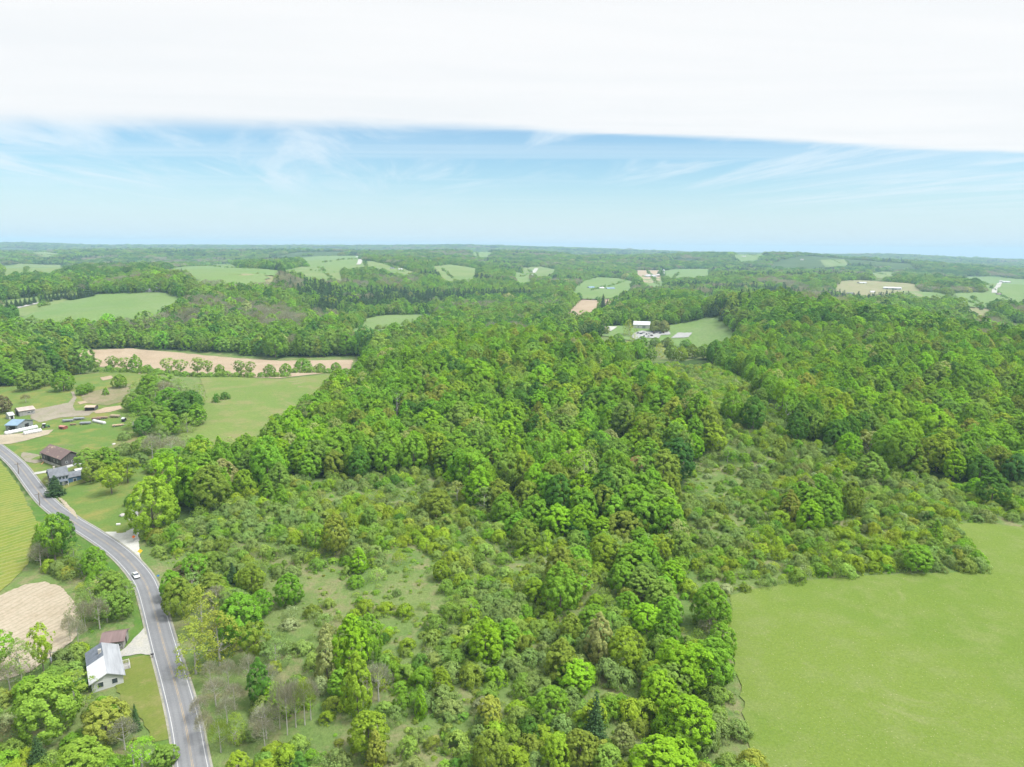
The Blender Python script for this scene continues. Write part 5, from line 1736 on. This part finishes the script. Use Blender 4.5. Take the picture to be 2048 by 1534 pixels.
building('red_crate_shed', 'small red box-like hut on the farm grass', 'hut', (121, 851), (131, 852), 2.4, 1.5, .35, REDP, plain('faded_red_roof', (.36, .16, .13), .7, .15), [], [('-y', 0, .8, 1.1, DARKIN, 'door')], .15)
building('calf_hutch', 'small black hut with a white roof at the edge of the farm thicket', 'hut', (245, 835), (250, 835), 2.2, 1.9, .6, plain('black_boards', (.02, .02, .022), .8, .1), WHITEROOF, [], [('-y', 0, .7, 1.3, DARKIN, 'door')], .2)


def tube_row(a, b, r, label):
    A, B = at(*a), at(*b)
    n = max(8, int(np.hypot(*(B - A)[:2]) / 1.5))
    pts, rs = [], []
    for i in range(n * 3 + 1):
        f = i / (n * 3)
        q = A + (B - A) * f
        pts.append((q[0], q[1], float(H(q[0], q[1])) + r * .82))
        rs.append(r * ((.82 if i % 3 == 0 else 1.0) if 0 < i < n * 3 else .45))
    tag(MB().tube(pts, rs, 12).build('silage_tube', PLASTIC, smooth=True), label, 'silage tube', 'wrapped silage tubes')


tube_row((9, 871), (76, 857), 1.25, 'longer white plastic-wrapped silage tube beside the blue-roofed shed')
tube_row((47, 871), (84, 864), 1.25, 'shorter white plastic-wrapped silage tube nearer the road')


def wheel(parent, x, y, r, w_, name='wheel'):
    wh_ = thing_part(name, parent)
    wh_.location = (x, y, r)
    a = [(0, -w_ / 2, 0), (0, w_ / 2, 0)]
    MB().tube(a, r, 14).build('tyre', RUBBER, wh_)
    MB().tube([(0, -w_ / 2 - .012, 0), (0, w_ / 2 + .012, 0)], r * .6, 10).build('rim', STEEL, wh_)


def thing_part(name, parent):
    o = bpy.data.objects.new(name, None)
    COL.objects.link(o)
    o.parent = parent
    o.empty_display_size = .2
    return o


def make_car(label, paint, P, rz, group=None, estate=False):
    """car whose front points along local +x"""
    root = thing('car' if group is None else 'parked_car', P, rz, label, 'car', group)
    body = [(-2.25, .38), (2.15, .38), (2.28, .55), (2.22, .78), (1.15, .96), (-1.55 if not estate else -2.1, 1.0), (-2.2, .98), (-2.3, .6)]
    MB().prism(body, 'y', -.90, .90).build('body', paint, root, bevel=.07)
    xr = -1.95 if estate else -1.0
    xb = -2.12 if estate else -1.75
    c = MB()
    lo, hi = .82, .66
    p = [(1.05, -lo, .93), (xb, -lo, .97), (xb, lo, .97), (1.05, lo, .93), (.28, -hi, 1.42), (xr, -hi, 1.42), (xr, hi, 1.42), (.28, hi, 1.42)]
    c.poly(p, [(0, 1, 2, 3), (7, 6, 5, 4), (0, 4, 5, 1), (1, 5, 6, 2), (2, 6, 7, 3), (3, 7, 4, 0)])
    c.build('glasshouse', GLASS, root, bevel=.03)
    MB().prism([(xr - .05, 1.425), (.33, 1.425), (.2, 1.475), (xr + .05, 1.48)], 'y', -.67, .67).build('roof', paint, root, bevel=.02)
    for x in (-1.38, 1.38):
        for y in (-.82, .82):
            wheel(root, x, y, .33, .21)
    for y in (-.62, .62):
        MB().box(2.19, 2.285, y - .2, y + .2, .60, .75).build('headlight', LAMPG, root)
        MB().box(-2.31, -2.20, y - .2, y + .2, .70, .86).build('taillight', LAMPR, root)
    for y in (-.95, .95):
        MB().box(.72, .88, y - .09, y + .09, .93, 1.05).build('mirror', paint, root)
    return root


i0 = int(np.argmin(np.hypot(*(RC - at(272, 1157)[:2]).T)))
tg_ = RC[i0 + 1] - RC[i0 - 1]
tg_ /= np.hypot(*tg_)
nr_ = np.array([tg_[1], -tg_[0]])
c_ = at(273, 1158)[:2]
off = float(np.clip((c_ - RC[i0]) @ nr_, -2.2, 2.2)) or -1.7
cp = RC[i0] + nr_ * (-1.35)
make_car('white car alone on the road just past the gravel junction', CARW, (cp[0], cp[1], float(H(*RC[i0])) + .315), math.atan2(-tg_[1], -tg_[0])).scale = (.86, .86, .86)


def copy_tree(o, parent=None):
    c = o.copy()
    COL.objects.link(c)
    c.parent = parent
    for ch in o.children:
        copy_tree(ch, c)
    return c


PAINTS = [CARW, plain('black_car_paint', (.02, .02, .023), .25, .05, 1, 0, .5), plain('silver_car_paint', (.42, .43, .45), .3, .04, 1, .3), plain('navy_car_paint', (.03, .05, .11), .25, .05, 1, 0, .5)]
PN = ['white', 'black', 'silver', 'navy']
proto = []
lot = [(1276, 669, 1), (1282, 670, 3), (1287, 668, 2), (1293, 671, 1), (1299, 670, 0), (1304, 667, 3), (1309, 669, 1), (1315, 668, 2), (1321, 669, 3), (1327, 668, 1), (1297, 675, 2), (1303, 674, 1), (1288, 675, 3)]
made = {}
seq = {}
for u, v, p_ in lot:
    seq.setdefault(p_, []).append((u, v))
ORD = ['leftmost', 'second from left', 'third from left', 'fourth from left', 'fifth from left', 'sixth from left']
for p_, l_ in seq.items():
    for i, (u, v) in enumerate(sorted(l_)):
        P = at(u, v)
        P[2] += 1.32
        rz = .9 + .5 * (i % 3)
        if p_ not in made:
            made[p_] = make_car('', PAINTS[p_], tuple(P), rz, 'cars parked on the gravel lot beyond the hill')
            o_ = made[p_]
        else:
            o_ = copy_tree(made[p_])
            o_.location = tuple(P)
            o_.rotation_euler = (0, 0, rz)
        o_['label'] = f'{PN[p_]} car, {ORD[i]} of its colour on the distant gravel lot'


def wagon(u, v, rz, deck, label, Lw=5.4, Ww=2.4, sides=0.0):
    P = at(u, v)
    root = thing('farm_wagon', tuple(P), rz, label, 'wagon', 'wagons and trailers parked on the farm grass')
    mb = MB().box(-Lw / 2, Lw / 2, -Ww / 2, Ww / 2, .75, .95)
    mb.build('deck', deck, root)
    if sides:
        MB().box(-Lw / 2 + .02, Lw / 2 - .02, -Ww / 2 + .02, Ww / 2 - .02, .955, .95 + sides).build('body', deck, root, bevel=.1)
    MB().box(-Lw / 2, Lw / 2 + 1.4, -.07, .07, .6, .745).build('drawbar', STEEL, root)
    for x in (-Lw * .32, Lw * .32):
        for y in (-Ww / 2 + .2, Ww / 2 - .2):
            wheel(root, x, y, .38, .2)


wagon(136, 844, .25, GREYP, 'grey flat-topped wagon nearest the red hut', sides=.5)
wagon(158, 840, .3, GREYP, 'grey flat-topped wagon farthest up the farm grass', sides=.5)
wagon(171, 849, .2, GREYP, 'grey flat-topped wagon beside the white wrapped roll', sides=.5)
wagon(146, 851, .1, plain('faded_orange', (.22, .14, .09), .8, .2), 'tiny brown flat cart between the grey wagons', 3.0, 1.5)
wagon(230, 835, -.1, TANP, 'tan plank wagon in the top row near the thicket', sides=.6)
wagon(204, 838, .15, plain('brown_boards', (.20, .14, .10), .8, .2), 'brown board wagon in the middle of the top row', 6, 2.2, .4)
wagon(193, 840, .1, plain('rust_wagon', (.17, .10, .075), .8, .2), 'rusty wagon first in the top row by the white roll', 4.5, 2.0, .4)
wagon(236, 853, .5, plain('pale_orange_boards', (.34, .26, .17), .8, .2), 'pale orange flatbed wagon at the thicket foot', 5.5, 2.2, .25)
tube_row((187, 844), (210, 849), .95, 'white wrapped roll lying across the upper farm grass')
# tractor
P = at(91, 856)
tr_ = thing('tractor', tuple(P), .3, 'dark green tractor parked at the end of the white silage tubes', 'tractor')
MB().box(.1, 2.1, -.42, .42, .85, 1.5).build('hood', GREENP, tr_, bevel=.08)
MB().box(-1.3, .15, -.7, .7, .8, 1.3).build('chassis', GREENP, tr_)
MB().box(-1.2, .1, -.75, .75, 1.305, 2.4).build('cab', GLASS, tr_)
MB().box(-1.3, .2, -.85, .85, 2.405, 2.55).build('cab_roof', WHITE, tr_)
for y in (-.9, .9):
    wheel(tr_, -.8, y, .85, .45)
    wheel(tr_, 1.6, y * .85, .48, .3)
MB().tube([(1.2, .2, 1.5), (1.2, .2, 2.3)], .05, 6).build('exhaust', STEEL, tr_)


# poles, signs, mailbox, stones
def utility_pole(top, base, label, arm=True, lamp=False, mat=None):
    P = at(*base)
    D = float(project(P)[2][0])
    al = math.atan2(CAMZ - P[2], math.hypot(P[0], P[1]))
    h = max(5.5, (base[1] - top[1]) * D / F / math.cos(al))
    root = thing('utility_pole', tuple(P), .5, label, 'utility pole', 'poles along the road and farm')
    MB().tube([(0, 0, -.5), (0, 0, h * .5), (0, 0, h)], [.17, .15, .11], 8).build('pole', mat or POLEWOOD, root)
    if arm:
        ca = MB().box(-1.2, 1.2, -.07, .07, h - .75, h - .6).build('crossarm', GREYWOOD if lamp else POLEWOOD, root)
        for x in (-1.05, -.45, .45, 1.05):
            MB().tube([(x, 0, h - .598), (x, 0, h - .40)], [.05, .035], 6).build('insulator', STONE, ca)
    if lamp:
        MB().tube([(.0, -.36, h - 2.6), (0, -.36, h - 1.7)], .26, 10).build('transformer', GREYP, root)


utility_pole((102, 1302), (105, 1343), 'utility pole with pale crossarm and transformer near the tilled field', True, True)
utility_pole((137, 1043), (143, 1078), 'dark utility pole beside the road bend tree')
utility_pole((79, 990), (80, 1012), 'thin utility pole below the road near the hay field')
utility_pole((36, 926), (38, 949), 'utility pole at the road edge nearest the blue house drive')
utility_pole((268, 845), (269, 866), 'pale pole standing by the bushes above the old barn', False, False, plain('pale_pole', (.42, .40, .37), .8, .1))
utility_pole((303, 725), (303, 741), 'pale pole at the hedge below the far ploughed field', False, False, MATS['pale_pole'])
utility_pole((268, 1500), (269, 1545), 'pale slim pole among trees at the lower frame edge', False, False, MATS['pale_pole'])


def diamond_sign(u, v, mat, label, s=.62, post=1.5, sq=False, name='warning_sign'):
    P = at(u, v)
    az = math.atan2(P[0], P[1])
    root = thing(name, tuple(P), -az, label, 'road sign')
    MB().box(-.04, .04, .03, .09, -.3, post + s).build('post', STEEL, root)
    pr = [(-s, post + s * .1), (0, post - s * .9), (s, post + s * .1), (0, post + s * 1.1)] if not sq else [(-s * .6, post - s * .4), (s * .6, post - s * .4), (s * .6, post + s * .5), (-s * .6, post + s * .5)]
    MB().prism(pr, 'y', -.01, .02).build('sign_plate', mat, root)


diamond_sign(281, 1113, YELP, 'yellow diamond warning sign at the bend beside the gravel junction', .8, 1.8)
diamond_sign(268, 1082, ORGP, 'orange-red diamond sign standing on the gravel junction', .62, 1.5)
diamond_sign(317, 1160, BLUEP, 'small blue sign beside the road past the junction', .6, 1.4, True, 'road_sign')
P = at(305, 1317)
mbx = thing('mailbox', tuple(P), .4, 'dark roadside mailbox at the corner of the white house lawn', 'mailbox')
MB().box(-.06, .06, -.06, .06, -.3, 1.05).build('post', POLEWOOD, mbx)
MB().prism([(-.18, 1.052), (.18, 1.052), (.18, 1.25), (.10, 1.36), (-.10, 1.36), (-.18, 1.25)], 'x', -.35, .35).build('box', plain('mailbox_black', (.03, .03, .035), .4, .1), mbx)
P = at(237, 1052)
mk = thing('tank', tuple(P), .2, 'small white tank on the slope above the gravel junction', 'tank')
MB().tube([(-.75, 0, .62), (-.6, 0, .62), (.6, 0, .62), (.75, 0, .62)], [.22, .45, .45, .22], 12).build('shell', WHITE, mk)
ft = MB().box(-.5, -.38, -.3, .3, -.1, .25).build('foot', STEEL, mk)
MB().box(.38, .5, -.3, .3, -.1, .25).build('foot', STEEL, mk)
rngR = random.Random(3)


def boulder(u, v, r, label):
    import bmesh
    bm = bmesh.new()
    bmesh.ops.create_icosphere(bm, subdivisions=2, radius=r)
    for q in bm.verts:
        q.co *= rngR.uniform(.82, 1.12)
        q.co.z *= .55
    me = bpy.data.meshes.new('boulder')
    bm.to_mesh(me)
    bm.free()
    o = link('boulder', me, STONE)
    P = at(u, v)
    o.location = (P[0], P[1], P[2] + r * .25)
    tag(o, label, 'boulder')


boulder(246, 1032, 1.25, 'grey boulder on the grass slope left of the gravel lane')
boulder(228, 889, .9, 'grey boulder at the edge of the farm meadow by the bushes')

# far houses and farms
WD = lambda n: [('-y', -1 + (2 * i + 1) / n, 1.1, 1.1, 1.1) for i in range(n)]
building('ranch_house', 'long white house with dark windows at the top of the hill field', 'house', (281, 577), (301, 577), 8, 3.0, 1.6, WHITE2, WHITEROOF, WD(4), [], .4)
building('hill_garage', 'white gabled garage beside the long house on the hill field', 'garage', (312, 575), (321, 573), 8, 3.6, 2.6, WHITE2, WHITEROOF, [], [('-x', 0, 2.6, 2.8, DARKIN, 'door')], .4)
building('pole_barn', 'grey pole barn with white metal roof beside the brown field', 'barn', (1106, 618), (1127, 618), 11, 4.2, 2.2, GREYWOOD, WHITEROOF, [], [('-y', 0, 4, 3.4, DARKIN, 'door'), ('-y', .6, 3, 3, DARKIN, 'side_door')], .5)
building('white_barn', 'big white metal barn behind the gravel lot', 'barn', (1268, 642), (1300, 643), 16, 4.6, 3.4, WHITE, WHITEROOF, [('-y', -.4, 1.4, 1.2, 1.0)], [('-y', .3, 3.6, 3.4, GREYP, 'door')], .5)
building('farm_barn', 'long white-roofed dairy barn on the distant brown farm field', 'barn', (1293, 549), (1312, 550), 14, 5.0, 4.0, WHITE, WHITEROOF, [], [('-y', 0, 4, 3.4, DARKIN, 'door')], .5)
building('red_barn', 'red barn at the end of the long white dairy barn', 'barn', (1313, 548), (1319, 548), 12, 6.0, 4.0, REDP, plain('barn_roof', (.40, .36, .34), .7, .15), [], [('-y', 0, 4, 4, DARKIN, 'door')], .5)
P = at(1327, 551)
si = thing('silo', tuple(P), 0, 'tall pale silo beside the distant red barn', 'silo')
MB().tube([(0, 0, -1), (0, 0, 17)], 3.4, 16).build('shell', WHITE, si)
MB().tube([(0, 0, 17.01), (0, 0, 18.4), (0, 0, 19.6), (0, 0, 20.0)], [3.4, 2.8, 1.5, .3], 16).build('dome', STEEL, si)
building('works_hall', 'long white industrial hall on the distant valley floor', 'building', (1768, 573), (1803, 575), 26, 5.5, 2.0, WHITE2, WHITEROOF, [], [('-y', -.6, 5, 4, DARKIN, 'door'), ('-y', .4, 5, 4, GREYP, 'loading_door')], .5)
building('works_shed', 'thin white shed on the field left of the industrial hall', 'shed', (1717, 564), (1731, 564), 12, 4, 1.6, WHITE2, WHITEROOF, [], [('-y', 0, 4, 3.2, DARKIN, 'door')], .5)
building('east_barn', 'long white barn on the far right farm field', 'barn', (2003, 562), (2018, 562), 18, 5.5, 2.6, WHITE2, WHITEROOF, [], [('-y', -.3, 4, 4, DARKIN, 'door')], .5)
building('east_house', 'white house at the top of the far right farm field', 'house', (1950, 557), (1958, 558), 9, 4.4, 2.6, WHITE2, ASHROOF, WD(3), [], .4)
building('east_shed', 'small brown-roofed house beside the far right farm lane', 'house', (1994, 586), (2001, 586), 8, 3.4, 2.2, WHITE2, BROWNROOF, WD(2), [], .4)
for k_, (u, v, n_, rf, wl, lb) in enumerate((
        (1050, 569, 10, WHITEROOF, WHITE2, 'white-roofed house leftmost in the village row'), (1066, 570, 12, ASHROOF, WHITE2, 'white house with grey roof second in the village row'), (1081, 570, 10, WHITEROOF, WHITE2, 'white-roofed house third in the village row'),
        (1094, 571, 9, BROWNROOF, WHITE2, 'brown-roofed white house fourth in the village row'), (1132, 571, 11, WHITEROOF, WHITE2, 'white-roofed house alone right of the village row'), (1086, 555, 16, DARKROOF, plain('tan_siding', (.42, .33, .25), .7, .1), 'large dark-roofed house by the village road'),
        (1100, 557, 10, BROWNROOF, MATS['tan_siding'], 'small brown house next to the large dark-roofed house'), (1182, 573, 14, BLUEROOF, WHITE2, 'white house with pale blue roof below the round field'), (1202, 574, 12, WHITEROOF, WHITE2, 'white-roofed house below the middle of the round field'),
        (1220, 575, 18, BLUEROOF, WHITE2, 'long pale blue roof below the right side of the round field'), (955, 568, 12, WHITEROOF, WHITE2, 'white farmhouse at the foot of the valley field'), (966, 566, 11, ASHROOF, WHITE2, 'grey-roofed house right of the white farmhouse'),
        (822, 531, 14, PINKROOF, WHITE2, 'pale house with pinkish roof below the hilltop wood'), (800, 537, 10, WHITEROOF, WHITE2, 'small white house beside dark evergreens on the ridge'), (716, 513, 16, WHITEROOF, WHITE2, 'white house where the hilltop road ends'), (784, 535, 10, ASHROOF, WHITE2, 'grey-roofed house left of the ridge evergreens'),
        (15, 522, 22, WHITEROOF, WHITE2, 'white farm building farthest left on the horizon hills'), (54, 522, 20, WHITEROOF, WHITE2, 'white farm building second from left below the horizon hills'), (207, 521, 18, WHITEROOF, WHITE2, 'white house alone in the far left woods'), (219, 520, 14, WHITEROOF, WHITE2, 'white shed right of the lone house in the far woods'),
        (1488, 512, 20, WHITEROOF, WHITE2, 'white farmhouse on the pasture near the skyline'), (1604, 518, 16, PINKROOF, WHITE2, 'pink-roofed house high on the wooded ridge'), (1700, 585, 12, ASHROOF, WHITE2, 'grey-roofed house behind the right wooded hill'), (1745, 582, 10, WHITEROOF, WHITE2, 'white-roofed house left of the industrial hall'))):
    A = at(u, v)
    D = float(project(A)[2][0])
    du = n_ * .5 * F / D
    building('distant_house', lb, 'house', (u - du, v), (u + du, v), n_ * .62, 3.2, 2.2, wl, rf, WD(2) if D < 2000 else [], [], .5, group='scattered far houses')
# lattice mast on the ridge
P = at(1647, 511)
ms = thing('radio_mast', tuple(P), 0, 'thin lattice radio mast on the wooded skyline ridge', 'mast')
mm = MB()
for a in (0, 2.09, 4.19):
    mm.tube([(2.2 * math.cos(a), 2.2 * math.sin(a), -2), (.3 * math.cos(a), .3 * math.sin(a), 46)], .22, 4)
for i in range(14):
    r0, r1 = 2.2 - i * .135, 2.2 - (i + 1) * .135
    for a, b in ((0, 2.09), (2.09, 4.19), (4.19, 0)):
        mm.tube([(r0 * math.cos(a), r0 * math.sin(a), i * 3.3), (r1 * math.cos(b), r1 * math.sin(b), (i + 1) * 3.3)], .12, 3)
mm.build('lattice', REDP, ms)
mm = MB().tube([(0, 0, 45), (0, 0, 54)], [.2, .08], 5).build('antenna', WHITE, ms)

# ------------------------------------------------------------------ labels that single each plant out
ORDN = ['nearest', 'second', 'third', 'fourth', 'fifth', 'sixth', 'seventh', 'eighth', 'ninth', 'tenth', 'eleventh', 'twelfth', 'thirteenth', 'fourteenth', 'fifteenth', 'sixteenth', 'seventeenth', 'eighteenth', 'nineteenth', 'twentieth']
FORM = {'dome': 'round-crowned', 'oval': 'egg-shaped', 'spire': 'pointed', 'vase': 'open-crowned', 'open': 'thin-leaved', 'bare': 'twiggy', 'spruce': 'conical', 'shrub': 'low'}
SECT = ['right of', 'behind and right of', 'behind', 'behind and left of', 'left of', 'in front and left of', 'in front of', 'in front and right of']
EXTRA = [(1440, 1190, 'the near corner of the meadow'), (1945, 1110, 'the hedge end by the meadow'), (245, 1080, 'the gravel junction'), (205, 1320, 'the white roadside house'), (118, 905, 'the old barn'), (273, 1155, 'the white car'),
         (40, 840, 'the blue-roofed shed'), (520, 790, 'the pasture'), (1300, 668, 'the gravel car lot'), (450, 720, 'the far plowed field'), (280, 600, 'the hill field'), (1230, 605, 'the brown valley field'), (128, 945, 'the blue house'), (80, 1230, 'the tilled field')]
MK = [(d['u'], d['v'], d['mark'], d) for d in MARKED] + [(u, v, n_, None) for u, v, n_ in EXTRA]
LINES = [('spruce', lambda d: d['v'] < 628 and d['u'] < 200, 'spruce in the row along the hill lane'), ('any', lambda d: 195 < d['u'] < 705 and 700 < d['v'] < 758, 'in the hedge line below the far plowed field'),
         ('spruce', lambda d: d['v'] < 625 and d['u'] > 1190, 'spruce beside the brown valley field')]
NTH = ['first', *ORDN[1:]] + ['twenty-' + q for q in ['first', 'second', 'third', 'fourth', 'fifth', 'sixth', 'seventh', 'eighth', 'ninth']] + ['thirtieth'] + ['thirty-' + q for q in ['first', 'second', 'third', 'fourth', 'fifth', 'sixth', 'seventh', 'eighth', 'ninth']]
for kd, test, phrase in LINES:
    for noun in ('spruce', 'tree', 'shrub', 'leafless tree'):
        m = sorted([d for d in TREES if not d.get('label') and test(d) and d['noun'] == noun and (kd == 'any' or noun == kd)], key=lambda d: d['u'])
        for i, d in enumerate(m):
            d['label'] = f"{d['colour']} {phrase}, {NTH[i]} from its left end" if kd != 'any' else f"{d['colour']} {noun}, {NTH[i]} {noun} from the left {phrase}"
            d['label'] = ' '.join(d['label'].split())
by = {}
for d in TREES:
    if d.get('label'):
        continue
    best = min(MK, key=lambda m: math.hypot(m[0] - d['u'], (m[1] - d['v']) * 1.5))
    du, dv = d['u'] - best[0], best[1] - d['v']
    s = int(round(math.degrees(math.atan2(dv, du)) / 45)) % 8
    by.setdefault((best[2], s, d['noun']), []).append((math.hypot(du, dv), d))
for (mk_, s, noun), l_ in by.items():
    l_.sort(key=lambda q: q[0])
    for i, (_, d) in enumerate(l_):
        d['label'] = f"{d['colour']} {FORM[d['kind']]} {noun}, {ORDN[min(i, 19)] if i else 'nearest one'} {SECT[s]} {mk_}"
        if i > 19:
            d['label'] = f"{d['colour']} {FORM[d['kind']]} {noun}, {NTH[i]} {SECT[s]} {mk_}"
for d in TREES:
    d['root']['label'] = d['label']
    d['root']['group'] = {'spruce': 'dark spruces', 'leafless tree': 'leafless trees', 'shrub': 'shrubs of the overgrown slope'}.get(d['noun'], 'broadleaf trees of the woods and slope')
HAZE = 1.1e-4

# ------------------------------------------------------------------ air
mh, t = mat_new('haze')
pv = t.n('ShaderNodeVolumePrincipled')
pv.inputs['Color'].default_value = (0.49, 0.745, 0.93, 1)
pv.inputs['Density'].default_value = HAZE
pv.inputs['Anisotropy'].default_value = 0.0
o = t.n('ShaderNodeOutputMaterial')
t.set(o.inputs['Volume'], pv.outputs[0])
zlo = float(HG.min()) - 1.5
hz = MB().box(-15400, 15400, -15400, 15400, zlo, 215).build('haze', mh)
tag(hz, 'pale blue summer air between the viewpoint and the far hills', None, None, 'stuff')
